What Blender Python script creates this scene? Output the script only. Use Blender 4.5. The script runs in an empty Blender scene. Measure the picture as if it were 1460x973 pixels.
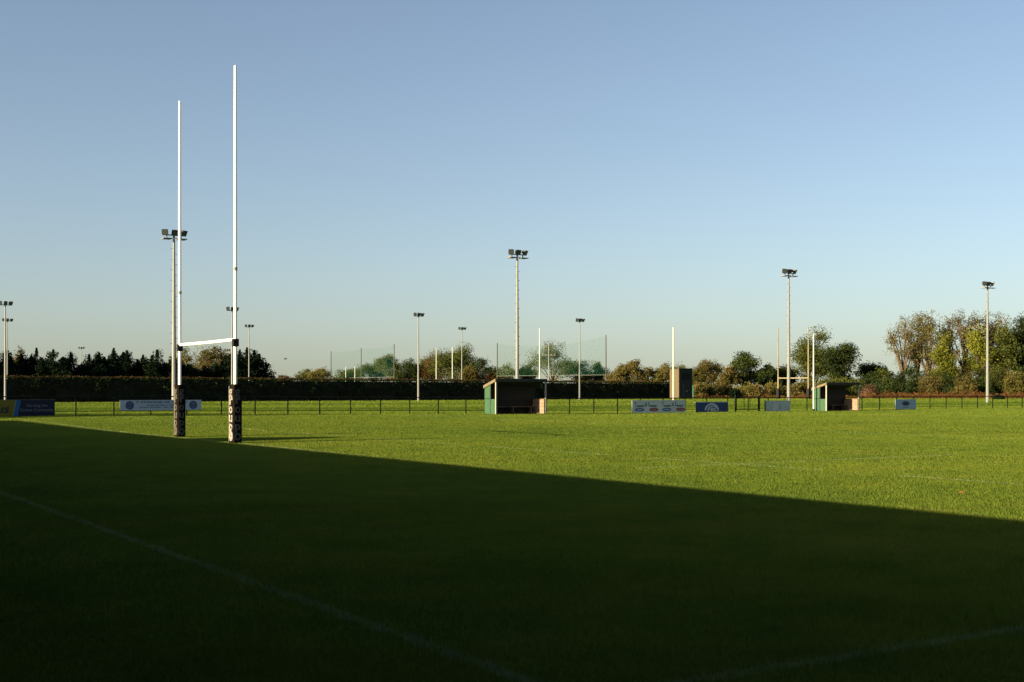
import bpy, math, random
import numpy as np

# ------------------------------------------------------------------ basics
sc = bpy.context.scene
COL = sc.collection
rng = np.random.default_rng(7)
random.seed(7)
R = math.radians
CAM_H, FPX, HY, CX = 1.6, 1850.0, 554.0, 730.0      # camera height, focal length / horizon / centre of the 1460 px photograph
NX, NY = math.cos(R(33)), math.sin(R(33))            # n: along the touchlines (away to the right); u: along the goal line
ROT = R(33)
SUN_EL = R(14.5)
SUN_D = (0.85, 0.527)                                # direction in which shadows fall


def ground_z(x, y):
    x = np.asarray(x, float); y = np.asarray(y, float)
    n = NX * x + NY * y
    u = -NY * x + NX * y
    zf = np.interp(n, [5, 18.8, 32.7, 53, 92], [0.12, 0.17, 0.06, -0.1, -0.1])
    a = np.clip((u - 46) / 20, 0, 1); a = a * a * (3 - 2 * a)
    b = np.clip((125 - u) / 25, 0, 1); b = b * b * (3 - 2 * b)
    return zf * a * b


def gz(x, y):
    return float(ground_z(x, y))


def at(px, d):
    return ((px - CX) / FPX * d, d)


def zt(py, d):
    return CAM_H + (HY - py) * d / FPX


def on_u(px, c):                                     # where the view ray at px meets the line u = c
    k = (px - CX) / FPX
    d = c / (NX - NY * k)
    return k * d, d


def nu(n, u):
    return NX * n - NY * u, NY * n + NX * u


# ------------------------------------------------------------------ mesh builder
class MB:
    def __init__(s):
        s.v = []; s.f = []; s.smooth = False

    def box(s, x0, x1, y0, y1, z0, z1):
        b = len(s.v)
        s.v += [(x0, y0, z0), (x1, y0, z0), (x1, y1, z0), (x0, y1, z0), (x0, y0, z1), (x1, y0, z1), (x1, y1, z1), (x0, y1, z1)]
        s.f += [tuple(b + i for i in q) for q in ((0, 3, 2, 1), (4, 5, 6, 7), (0, 1, 5, 4), (1, 2, 6, 5), (2, 3, 7, 6), (3, 0, 4, 7))]
        return s

    def hexa(s, p):                                  # eight corners, bottom ring then top ring
        b = len(s.v); s.v += [tuple(q) for q in p]
        s.f += [tuple(b + i for i in q) for q in ((0, 3, 2, 1), (4, 5, 6, 7), (0, 1, 5, 4), (1, 2, 6, 5), (2, 3, 7, 6), (3, 0, 4, 7))]
        return s

    def tube(s, p0, p1, r0, r1=None, n=8, caps=True):
        r1 = r0 if r1 is None else r1
        p0 = np.array(p0, float); p1 = np.array(p1, float)
        d = p1 - p0; L = np.linalg.norm(d)
        if L < 1e-6: return s
        d /= L
        a = np.cross(d, (0, 0, 1.0)) if abs(d[2]) < 0.95 else np.cross(d, (1.0, 0, 0))
        a /= np.linalg.norm(a); c = np.cross(d, a)
        b = len(s.v)
        for p, r in ((p0, r0), (p1, r1)):
            for i in range(n):
                t = 2 * math.pi * i / n
                s.v.append(tuple(p + r * (math.cos(t) * a + math.sin(t) * c)))
        for i in range(n):
            j = (i + 1) % n
            s.f.append((b + i, b + j, b + n + j, b + n + i))
        if caps:
            s.f.append(tuple(b + i for i in reversed(range(n)))); s.f.append(tuple(b + n + i for i in range(n)))
        return s

    def path(s, pts, rad, n=6):
        for i in range(len(pts) - 1):
            s.tube(pts[i], pts[i + 1], rad[i], rad[i + 1], n, caps=True)
        return s

    def disc(s, cx, cz, y, rx, rz, n=28, inner=0.0, a0=0, a1=2 * math.pi, th=0.004):   # flat shape in the xz plane facing -y, with a small thickness
        b = len(s.v); full = abs(a1 - a0 - 2 * math.pi) < 1e-6
        m = n if full else n + 1
        for yy in (y, y + th):
            for k in (1.0, max(inner, 0.001)):
                for i in range(m):
                    t = a0 + (a1 - a0) * i / n
                    s.v.append((cx + rx * k * math.cos(t), yy, cz + rz * k * math.sin(t)))
        for i in range(n):
            j = (i + 1) % m
            o0, o1, i0, i1 = b + i, b + j, b + m + i, b + m + j
            s.f.append((o0, o1, i1, i0))
            q = 2 * m
            s.f.append((o0 + q, i0 + q, i1 + q, o1 + q)); s.f.append((o0, o0 + q, o1 + q, o1))
        return s

    def build(s, name, mat, parent=None, smooth=False):
        me = bpy.data.meshes.new(name)
        me.from_pydata(s.v, [], s.f); me.update()
        if smooth:
            me.polygons.foreach_set('use_smooth', [True] * len(me.polygons))
        return link(name, me, mat, parent)


def link(name, me, mat, parent=None):
    o = bpy.data.objects.new(name, me)
    if mat: me.materials.append(mat)
    COL.objects.link(o)
    if parent: o.parent = parent
    return o


def tag(o, label=None, cat=None, group=None, kind=None):
    if label: o['label'] = label
    if cat: o['category'] = cat
    if group: o['group'] = group
    if kind: o['kind'] = kind
    return o


def empty(name, loc, rz=0.0, label=None, cat=None, group=None):
    o = bpy.data.objects.new(name, None); COL.objects.link(o)
    o.empty_display_size = 0.3
    o.location = loc; o.rotation_euler = (0, 0, rz)
    return tag(o, label, cat, group)


def copy_tree(o, parent=None):
    kids = [c for c in bpy.data.objects if c.parent == o]
    c = o.copy(); COL.objects.link(c)
    if parent: c.parent = parent
    for k in kids: copy_tree(k, c)
    return c


# ------------------------------------------------------------------ materials
def newmat(name):
    m = bpy.data.materials.new(name); m.use_nodes = True
    nt = m.node_tree
    for n in list(nt.nodes): nt.nodes.remove(n)
    out = nt.nodes.new('ShaderNodeOutputMaterial')
    return m, nt, out


def solid(name, col, rough=0.6, var=0.18, scale=3.0, metal=0.0, streak=None, bump=0.0, spec=0.3):
    """painted / weathered surface: base colour broken up by noise, optional vertical dirt streaks"""
    m, nt, out = newmat(name)
    b = nt.nodes.new('ShaderNodeBsdfPrincipled')
    nt.links.new(b.outputs[0], out.inputs[0])
    b.inputs['Roughness'].default_value = rough; b.inputs['Metallic'].default_value = metal
    b.inputs['Specular IOR Level'].default_value = spec
    tc = nt.nodes.new('ShaderNodeTexCoord')
    mp = nt.nodes.new('ShaderNodeMapping'); nt.links.new(tc.outputs['Object'], mp.inputs[0])
    if streak: mp.inputs['Scale'].default_value = streak
    no = nt.nodes.new('ShaderNodeTexNoise'); no.inputs['Scale'].default_value = scale; no.inputs['Detail'].default_value = 6
    nt.links.new(mp.outputs[0], no.inputs['Vector'])
    rp = nt.nodes.new('ShaderNodeValToRGB')
    d = [max(0, c * (1 - var)) for c in col]; l = [min(1, c * (1 + var)) for c in col]
    rp.color_ramp.elements[0].position = 0.3; rp.color_ramp.elements[0].color = (*d, 1)
    rp.color_ramp.elements[1].position = 0.7; rp.color_ramp.elements[1].color = (*l, 1)
    nt.links.new(no.outputs[0], rp.inputs[0]); nt.links.new(rp.outputs[0], b.inputs['Base Color'])
    if bump:
        bp = nt.nodes.new('ShaderNodeBump'); bp.inputs['Strength'].default_value = bump; bp.inputs['Distance'].default_value = 0.02
        nt.links.new(no.outputs[0], bp.inputs['Height']); nt.links.new(bp.outputs[0], b.inputs['Normal'])
    return m


def planks(name, c1, c2, pitch=0.14, axis='Z', rough=0.75, gap=(0.01, 0.01, 0.01)):
    """horizontal boards of slightly different tone"""
    m, nt, out = newmat(name)
    b = nt.nodes.new('ShaderNodeBsdfPrincipled'); nt.links.new(b.outputs[0], out.inputs[0])
    b.inputs['Roughness'].default_value = rough; b.inputs['Specular IOR Level'].default_value = 0.2
    tc = nt.nodes.new('ShaderNodeTexCoord'); sx = nt.nodes.new('ShaderNodeSeparateXYZ'); nt.links.new(tc.outputs['Object'], sx.inputs[0])

    def M(op, a, bb=None):
        n = nt.nodes.new('ShaderNodeMath'); n.operation = op
        for i, v in enumerate((a, bb)):
            if v is None: continue
            if isinstance(v, (int, float)): n.inputs[i].default_value = v
            else: nt.links.new(v, n.inputs[i])
        return n.outputs[0]
    q = M('DIVIDE', sx.outputs[axis], pitch)
    fr = M('FRACT', q); fl = M('FLOOR', q)
    wn = nt.nodes.new('ShaderNodeTexWhiteNoise'); wn.noise_dimensions = '1D'; nt.links.new(fl, wn.inputs['W'])
    no = nt.nodes.new('ShaderNodeTexNoise'); no.inputs['Scale'].default_value = 9; nt.links.new(tc.outputs['Object'], no.inputs['Vector'])
    t = M('ADD', M('MULTIPLY', wn.outputs[0], 0.6), M('MULTIPLY', no.outputs[0], 0.4))
    mx = nt.nodes.new('ShaderNodeMix'); mx.data_type = 'RGBA'
    nt.links.new(t, mx.inputs[0]); mx.inputs[6].default_value = (*c1, 1); mx.inputs[7].default_value = (*c2, 1)
    mg = nt.nodes.new('ShaderNodeMix'); mg.data_type = 'RGBA'
    nt.links.new(M('LESS_THAN', fr, 0.08), mg.inputs[0]); nt.links.new(mx.outputs[2], mg.inputs[6]); mg.inputs[7].default_value = (*gap, 1)
    nt.links.new(mg.outputs[2], b.inputs['Base Color'])
    return m


def blockwork(name, c1, c2, mortar):
    m, nt, out = newmat(name)
    b = nt.nodes.new('ShaderNodeBsdfPrincipled'); nt.links.new(b.outputs[0], out.inputs[0]); b.inputs['Roughness'].default_value = 0.9
    tc = nt.nodes.new('ShaderNodeTexCoord'); sx = nt.nodes.new('ShaderNodeSeparateXYZ'); nt.links.new(tc.outputs['Object'], sx.inputs[0])
    ad = nt.nodes.new('ShaderNodeMath'); ad.operation = 'ADD'; nt.links.new(sx.outputs[0], ad.inputs[0]); nt.links.new(sx.outputs[1], ad.inputs[1])
    cb = nt.nodes.new('ShaderNodeCombineXYZ'); nt.links.new(ad.outputs[0], cb.inputs[0]); nt.links.new(sx.outputs[2], cb.inputs[1])
    br = nt.nodes.new('ShaderNodeTexBrick'); nt.links.new(cb.outputs[0], br.inputs[0])
    br.inputs['Color1'].default_value = (*c1, 1); br.inputs['Color2'].default_value = (*c2, 1); br.inputs['Mortar'].default_value = (*mortar, 1)
    br.inputs['Scale'].default_value = 1.0; br.inputs['Brick Width'].default_value = 0.44; br.inputs['Row Height'].default_value = 0.22
    br.inputs['Mortar Size'].default_value = 0.012
    nt.links.new(br.outputs[0], b.inputs['Base Color'])
    return m


def leafmat(name, cols, trans=0.25, rnd=0.25):
    """foliage: face attribute 'tint' picks among the leaf colours of the kind"""
    m, nt, out = newmat(name)
    at_ = nt.nodes.new('ShaderNodeAttribute'); at_.attribute_name = 'tint'
    rp = nt.nodes.new('ShaderNodeValToRGB'); cr = rp.color_ramp
    cr.elements[0].color = (*cols[0], 1); cr.elements[0].position = 0.0
    cr.elements[1].color = (*cols[-1], 1); cr.elements[1].position = 1.0
    for i, c in enumerate(cols[1:-1]):
        e = cr.elements.new((i + 1) / (len(cols) - 1)); e.color = (*c, 1)
    nt.links.new(at_.outputs['Fac'], rp.inputs[0])
    oi = nt.nodes.new('ShaderNodeObjectInfo')
    hs = nt.nodes.new('ShaderNodeHueSaturation')
    mr = nt.nodes.new('ShaderNodeMapRange'); mr.inputs[3].default_value = 1 - rnd; mr.inputs[4].default_value = 1 + rnd
    nt.links.new(oi.outputs['Random'], mr.inputs[0]); nt.links.new(mr.outputs[0], hs.inputs['Value'])
    nt.links.new(rp.outputs[0], hs.inputs['Color'])
    d = nt.nodes.new('ShaderNodeBsdfDiffuse'); t = nt.nodes.new('ShaderNodeBsdfTranslucent')
    mx = nt.nodes.new('ShaderNodeMixShader'); mx.inputs[0].default_value = trans
    nt.links.new(hs.outputs[0], d.inputs[0]); nt.links.new(hs.outputs[0], t.inputs[0])
    nt.links.new(d.outputs[0], mx.inputs[1]); nt.links.new(t.outputs[0], mx.inputs[2]); nt.links.new(mx.outputs[0], out.inputs[0])
    return m


LINES_N0 = 13.9


def turf_material(name, blades):
    """pitch turf: world-position patches, darker bands and the white paint of the pitch lines lying on the grass"""
    m, nt, out = newmat(name)
    L = nt.links.new

    def val(n, i, v):
        if isinstance(v, (int, float)): n.inputs[i].default_value = v
        elif v is not None: L(v, n.inputs[i])

    def M(op, a, b=None, c=None):
        n = nt.nodes.new('ShaderNodeMath'); n.operation = op
        for i, v in enumerate((a, b, c)): val(n, i, v)
        return n.outputs[0]
    geo = nt.nodes.new('ShaderNodeNewGeometry')
    sx = nt.nodes.new('ShaderNodeSeparateXYZ'); L(geo.outputs['Position'], sx.inputs[0])
    X, Y = sx.outputs[0], sx.outputs[1]
    n_ = M('ADD', M('MULTIPLY', X, NX), M('MULTIPLY', Y, NY))
    u_ = M('ADD', M('MULTIPLY', X, -NY), M('MULTIPLY', Y, NX))
    flat = nt.nodes.new('ShaderNodeCombineXYZ'); L(n_, flat.inputs[0]); L(u_, flat.inputs[1])

    def noise(scale, detail=4, stretch=None, rough=0.55):
        mp = nt.nodes.new('ShaderNodeMapping'); L(flat.outputs[0], mp.inputs[0])
        if stretch: mp.inputs['Scale'].default_value = stretch
        t = nt.nodes.new('ShaderNodeTexNoise'); t.inputs['Scale'].default_value = scale; t.inputs['Detail'].default_value = detail
        t.inputs['Roughness'].default_value = rough
        L(mp.outputs[0], t.inputs['Vector']); return t.outputs[0]

    def ramp(f, stops):
        r = nt.nodes.new('ShaderNodeValToRGB'); cr = r.color_ramp
        cr.elements[0].position, cr.elements[0].color = stops[0][0], (*stops[0][1], 1)
        cr.elements[1].position, cr.elements[1].color = stops[-1][0], (*stops[-1][1], 1)
        for p, c in stops[1:-1]:
            e = cr.elements.new(p); e.color = (*c, 1)
        L(f, r.inputs[0]); return r.outputs[0]

    def mix(f, a, b, mode='MIX'):
        n = nt.nodes.new('ShaderNodeMix'); n.data_type = 'RGBA'; n.blend_type = mode
        val(n, 0, f)
        for i, v in ((6, a), (7, b)):
            if isinstance(v, tuple): n.inputs[i].default_value = (*v, 1)
            else: L(v, n.inputs[i])
        return n.outputs[2]

    def step(v, a, b):                               # smooth 0..1 between a and b
        n = nt.nodes.new('ShaderNodeMapRange'); n.interpolation_type = 'SMOOTHSTEP'
        L(v, n.inputs[0]); n.inputs[1].default_value = a; n.inputs[2].default_value = b
        return n.outputs[0]

    big = noise(0.09, 5); mid = noise(0.7, 5); fine = noise(7.0, 3)
    patch = noise(2.2, 4)
    f = M('ADD', M('ADD', M('MULTIPLY', big, 0.36), M('MULTIPLY', mid, 0.34)), M('ADD', M('MULTIPLY', patch, 0.22), M('MULTIPLY', fine, 0.08)))  # mid-scale tones also stand in for shading of uneven ground
    col = ramp(f, [(0.36, (0.062, 0.106, 0.018)), (0.5, (0.095, 0.140, 0.020)), (0.64, (0.130, 0.162, 0.025))])
    # darker green bands across the grass beyond the fence
    band = M('MULTIPLY', step(u_, 80, 84), M('SUBTRACT', 1.0, step(u_, 97, 103)))
    band2 = M('MULTIPLY', step(u_, 112, 116), M('SUBTRACT', 1.0, step(u_, 120, 126)))
    bands = M('MULTIPLY', M('ADD', M('MULTIPLY', band, 0.8), M('MULTIPLY', band2, 0.4)), step(mid, 0.25, 0.6))
    col = mix(bands, col, (0.030, 0.062, 0.008))
    # worn, yellowed streaks
    st = noise(0.5, 4, (0.12, 1.0, 1.0))
    col = mix(M('MULTIPLY', step(st, 0.56, 0.72), 0.4), col, (0.125, 0.125, 0.026))
    mud = M('MULTIPLY', step(noise(0.23, 5), 0.60, 0.74), step(noise(1.6, 4), 0.42, 0.62))
    col = mix(M('MULTIPLY', mud, 0.55), col, (0.105, 0.092, 0.034))
    # --- painted lines
    wob = M('MULTIPLY', M('SUBTRACT', noise(2.5, 3), 0.5), 0.10)

    def stripe(v, c, w):
        d = M('ABSOLUTE', M('SUBTRACT', M('ADD', v, wob), c))
        return M('SUBTRACT', 1.0, step(d, w * 0.35, w * 0.75))

    def inside(v, a, b):
        return M('MULTIPLY', M('GREATER_THAN', v, a), M('LESS_THAN', v, b))
    nd = M('SUBTRACT', n_, M('MULTIPLY', M('SUBTRACT', u_, 9.0), 0.022))
    across = inside(u_, 5.35, 65.05)
    parts = [M('MULTIPLY', stripe(nd, 4.0, 0.11), across),                                   # dead-ball line
             M('MULTIPLY', stripe(u_, 5.4, 0.11), M('GREATER_THAN', n_, 3.95)),              # near touchline
             M('MULTIPLY', stripe(u_, 65.0, 0.10), M('GREATER_THAN', n_, 3.95)),             # far touchline
             M('MULTIPLY', M('MULTIPLY', stripe(n_, LINES_N0, 0.12), across), M('ADD', 0.15, M('MULTIPLY', step(u_, 24, 34), 0.85))),                              # goal line
             M('MULTIPLY', stripe(n_, 35.6, 0.12), across),                                  # 22 metre line
             M('MULTIPLY', stripe(n_, 63.9, 0.12), across)]                                  # halfway line
    dash = M('LESS_THAN', M('FRACT', M('DIVIDE', M('SUBTRACT', u_, 18.0), 7.0)), 0.75)
    parts.append(M('MULTIPLY', M('MULTIPLY', stripe(n_, 18.9, 0.10), across), dash))         # five metre dashes
    parts.append(M('MULTIPLY', stripe(u_, 20.4, 0.10), inside(n_, 16.2, 26.0)))              # fifteen metre dash
    s = parts[0]
    for p in parts[1:]: s = M('MAXIMUM', s, p)
    wear = step(noise(5.0, 5), 0.28, 0.62)
    worn_near = M('ADD', 0.10, M('MULTIPLY', step(n_, 8, 14), 0.10))
    s = M('MULTIPLY', M('MULTIPLY', s, wear), worn_near)
    col = mix(s, col, (0.62, 0.66, 0.60))
    if blades:
        a_ = nt.nodes.new('ShaderNodeAttribute'); a_.attribute_name = 'tint'
        hv = nt.nodes.new('ShaderNodeHueSaturation'); L(col, hv.inputs['Color'])
        L(M('ADD', 0.90, M('MULTIPLY', a_.outputs['Fac'], 0.20)), hv.inputs['Value'])
        col = hv.outputs[0]
        d = nt.nodes.new('ShaderNodeBsdfDiffuse'); t = nt.nodes.new('ShaderNodeBsdfTranslucent')
        mx = nt.nodes.new('ShaderNodeMixShader'); mx.inputs[0].default_value = 0.3
        L(col, d.inputs[0]); L(col, t.inputs[0]); L(d.outputs[0], mx.inputs[1]); L(t.outputs[0], mx.inputs[2]); L(mx.outputs[0], out.inputs[0])
    else:
        d = nt.nodes.new('ShaderNodeBsdfDiffuse'); L(mix(1.0, col, (0.75, 0.75, 0.75), 'MULTIPLY'), d.inputs[0])
        bp = nt.nodes.new('ShaderNodeBump'); bp.inputs['Strength'].default_value = 1.0; bp.inputs['Distance'].default_value = 0.06
        L(noise(11.0, 6, rough=0.7), bp.inputs['Height']); L(bp.outputs[0], d.inputs['Normal'])
        L(d.outputs[0], out.inputs[0])
    return m


M_ = {}
M_['white_post'] = solid('white_gloss_paint', (0.80, 0.80, 0.76), 0.4, 0.05, 2, streak=(4, 4, 0.4))
M_['clamp'] = solid('black_steel', (0.012, 0.012, 0.012), 0.7, spec=0.1)
M_['pad'] = solid('black_pad_vinyl', (0.0075, 0.0065, 0.006), 0.8, 0.5, 6, bump=0.3, spec=0.02)
M_['pad_white'] = solid('white_pad_print', (0.19, 0.185, 0.17), 0.6, 0.5, 11, spec=0.05)
M_['pad_print_shaded2'] = solid('worn_brown_print', (0.055, 0.048, 0.040), 0.7, 0.4, 9)
M_['pad_print_shaded'] = solid('shaded_pad_print', (0.042, 0.050, 0.050), 0.6, 0.25, 8)  # print colour darkened for the pad face turned from the sun
M_['galv'] = solid('galvanised_steel', (0.155, 0.17, 0.168), 0.55, 0.15, 1.2, metal=0.0, streak=(3, 3, 0.3))
M_['peg'] = solid('grey_steel_peg', (0.16, 0.16, 0.16), 0.5)
M_['lamp'] = solid('floodlight_housing', (0.035, 0.036, 0.038), 0.45, 0.2, 3)
M_['lens'] = solid('floodlight_glass', (0.06, 0.068, 0.072), 0.12, 0.05, 3, spec=0.6)
M_['white_pole'] = solid('white_pole_paint', (0.38, 0.42, 0.40), 0.5, 0.08, 2, streak=(4, 4, 0.3))
M_['old_pole'] = solid('weathered_cream_paint', (0.20, 0.175, 0.115), 0.7, 0.3, 1.5, streak=(5, 5, 0.4))
M_['wood_pole'] = solid('creosoted_pole', (0.055, 0.052, 0.045), 0.85, 0.3, 3, streak=(4, 4, 0.4))
M_['fence'] = solid('dark_green_fence_paint', (0.008, 0.011, 0.009), 0.8, 0.3, 4, spec=0.1)
M_['dug_green'] = solid('green_sheet_paint', (0.022, 0.075, 0.038), 0.6, 0.12, 1.6, streak=(6, 6, 0.6))
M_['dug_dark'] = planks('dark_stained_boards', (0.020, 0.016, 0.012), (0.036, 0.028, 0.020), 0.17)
M_['dug_roof'] = solid('bitumen_felt', (0.030, 0.034, 0.030), 0.9, 0.3, 4)
M_['dug_fascia'] = solid('weathered_fascia_board', (0.12, 0.10, 0.06), 0.8, 0.2, 3)
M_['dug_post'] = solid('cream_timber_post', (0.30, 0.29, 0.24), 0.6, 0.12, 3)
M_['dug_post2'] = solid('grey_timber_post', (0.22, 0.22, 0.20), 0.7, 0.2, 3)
M_['block'] = blockwork('painted_blockwork', (0.20, 0.135, 0.09), (0.25, 0.185, 0.135), (0.12, 0.07, 0.045))
M_['bench'] = solid('bench_board', (0.12, 0.08, 0.05), 0.7, 0.3, 4)
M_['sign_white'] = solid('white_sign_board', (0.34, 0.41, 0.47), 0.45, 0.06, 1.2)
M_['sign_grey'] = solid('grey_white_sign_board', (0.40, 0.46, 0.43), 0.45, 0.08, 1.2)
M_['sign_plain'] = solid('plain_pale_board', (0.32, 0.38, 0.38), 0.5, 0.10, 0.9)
M_['sign_light'] = solid('faded_light_patch', (0.42, 0.42, 0.41), 0.5, 0.10, 2)
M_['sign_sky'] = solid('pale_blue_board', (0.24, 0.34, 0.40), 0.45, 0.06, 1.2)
M_['navy'] = solid('navy_print', (0.004, 0.008, 0.030), 0.4, 0.1, 2)
M_['navy_bright'] = solid('blue_print', (0.004, 0.024, 0.10), 0.4, 0.15, 2)
M_['ink'] = solid('dark_blue_ink', (0.035, 0.055, 0.11), 0.5, 0.1, 2)
M_['black_ink'] = solid('black_ink', (0.02, 0.022, 0.02), 0.5, 0.1, 2)
M_['red_ink'] = solid('red_print', (0.24, 0.028, 0.025), 0.5, 0.1, 2)
M_['blue_ink'] = solid('dull_blue_print', (0.035, 0.070, 0.20), 0.5, 0.1, 2)
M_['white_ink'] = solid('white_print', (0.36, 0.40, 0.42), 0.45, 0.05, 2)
M_['shaded_ink'] = solid('shaded_white_print', (0.14, 0.155, 0.17), 0.6, 0.05, 2)  # white print darkened, the left board's shade put into its colour
M_['yellow'] = solid('yellow_board', (0.13, 0.115, 0.008), 0.45, 0.08, 2)  # yellow lowered with the shade painted into the left board
M_['cyan'] = solid('shaded_blue_stripe', (0.015, 0.085, 0.21), 0.45, 0.05, 2)
M_['pale_stripe'] = solid('pale_green_stripe', (0.13, 0.18, 0.13), 0.45, 0.05, 2)
M_['bark'] = solid('tree_bark', (0.06, 0.046, 0.034), 0.9, 0.35, 3, streak=(3, 3, 0.5))
M_['bark_pale'] = solid('grey_tree_bark', (0.085, 0.066, 0.046), 0.9, 0.3, 3, streak=(3, 3, 0.5))
M_['ply'] = solid('tan_plywood', (0.078, 0.064, 0.036), 0.8, 0.12, 1.0, streak=(4, 4, 0.5))
M_['ply_light'] = solid('pale_corner_board', (0.13, 0.11, 0.075), 0.8, 0.1, 2)
M_['cabin_dark'] = planks('dark_green_boards', (0.010, 0.018, 0.016), (0.020, 0.030, 0.026), 0.2)
M_['stand_wall'] = blockwork('grey_blockwork', (0.05, 0.05, 0.05), (0.07, 0.065, 0.06), (0.04, 0.04, 0.04))
M_['concrete'] = solid('concrete', (0.07, 0.07, 0.065), 0.9, 0.2, 1.5)
M_['roof_steel'] = solid('dark_roof_sheet', (0.05, 0.06, 0.06), 0.6, 0.2, 2)
M_['earth'] = solid('dry_earth', (0.070, 0.036, 0.017), 0.95, 0.35, 2.5, bump=0.6)
M_['bird'] = solid('dark_feathers', (0.03, 0.028, 0.026), 0.8)
M_['leaf_dead'] = solid('orange_dead_leaf', (0.30, 0.10, 0.025), 0.8)

M_['conifer'] = leafmat('leaf_conifer', [(0.003, 0.008, 0.005), (0.006, 0.013, 0.007), (0.015, 0.023, 0.010)], 0.08)
M_['hedge'] = leafmat('leaf_hedge', [(0.007, 0.015, 0.006), (0.019, 0.032, 0.012), (0.075, 0.090, 0.030)], 0.08)
M_['hedge_top'] = leafmat('leaf_hedge_trimmed', [(0.014, 0.010, 0.006), (0.036, 0.023, 0.012), (0.055, 0.036, 0.02)], 0.1)
M_['green'] = leafmat('leaf_green', [(0.024, 0.038, 0.010), (0.054, 0.068, 0.016), (0.098, 0.108, 0.028)])
M_['dark'] = leafmat('leaf_dark_green', [(0.012, 0.024, 0.009), (0.026, 0.040, 0.013), (0.050, 0.062, 0.018)])
M_['olive'] = leafmat('leaf_olive', [(0.042, 0.044, 0.012), (0.090, 0.086, 0.023), (0.145, 0.130, 0.038)])
M_['brown'] = leafmat('leaf_autumn_brown', [(0.044, 0.040, 0.014), (0.094, 0.082, 0.026), (0.150, 0.122, 0.042)])
M_['rust'] = leafmat('leaf_rust', [(0.050, 0.034, 0.013), (0.105, 0.062, 0.024), (0.165, 0.098, 0.040)])
M_['ivy'] = leafmat('leaf_ivy', [(0.045, 0.058, 0.010), (0.105, 0.120, 0.018), (0.18, 0.18, 0.028)])
M_['pale'] = leafmat('leaf_pale_green', [(0.055, 0.066, 0.025), (0.095, 0.108, 0.042), (0.14, 0.15, 0.062)])
M_['fern'] = leafmat('leaf_dead_fern', [(0.040, 0.022, 0.008), (0.085, 0.042, 0.016), (0.14, 0.078, 0.034)], 0.2)


# ------------------------------------------------------------------ foliage
def leaves(name, pts, size, mat, parent, tints=None, flat=0.0, aspect=0.6):
    """one mesh of leaf-sized quads at pts with random turn"""
    pts = np.asarray(pts, float); N = len(pts)
    if N == 0: return None
    a = rng.normal(size=(N, 3)); a[:, 2] *= (1 - flat)
    a /= np.linalg.norm(a, axis=1)[:, None]
    b = rng.normal(size=(N, 3)); b -= (a * b).sum(1)[:, None] * a; b /= np.linalg.norm(b, axis=1)[:, None]
    s = (np.asarray(size) * rng.uniform(0.6, 1.4, N))[:, None]
    a = a * s * 0.5; b = b * s * 0.5 * aspect
    v = np.empty((N, 4, 3)); v[:, 0] = pts - a; v[:, 1] = pts + b * 0.9; v[:, 2] = pts + a; v[:, 3] = pts - b * 0.9
    me = bpy.data.meshes.new(name)
    me.vertices.add(N * 4); me.vertices.foreach_set('co', v.astype(np.float32).ravel())
    me.loops.add(N * 4); me.loops.foreach_set('vertex_index', np.arange(N * 4, dtype=np.int32))
    me.polygons.add(N); me.polygons.foreach_set('loop_start', np.arange(0, N * 4, 4, dtype=np.int32))
    me.update(calc_edges=True)
    at_ = me.attributes.new('tint', 'FLOAT', 'FACE')
    if tints is None: tints = np.clip(rng.normal(0.45, 0.22, N), 0, 1)
    at_.data.foreach_set('value', np.asarray(tints, np.float32))
    return link(name, me, mat, parent)


def clusters(cen, rad, per, squash=0.75):
    """points in soft balls round the cluster centres, and one tint per cluster plus leaf noise"""
    P = []; T = []
    for c, r in zip(cen, rad):
        k = max(6, int(per * rng.uniform(0.7, 1.3)))
        d = rng.normal(size=(k, 3)); d /= np.linalg.norm(d, axis=1)[:, None]
        q = d * (rng.uniform(0, 1, k) ** 0.45)[:, None] * r
        q[:, 2] *= squash
        P.append(np.asarray(c) + q); T.append(np.clip(rng.normal(rng.uniform(0.2, 0.75), 0.16, k), 0, 1))
    return np.concatenate(P), np.concatenate(T)


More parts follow.
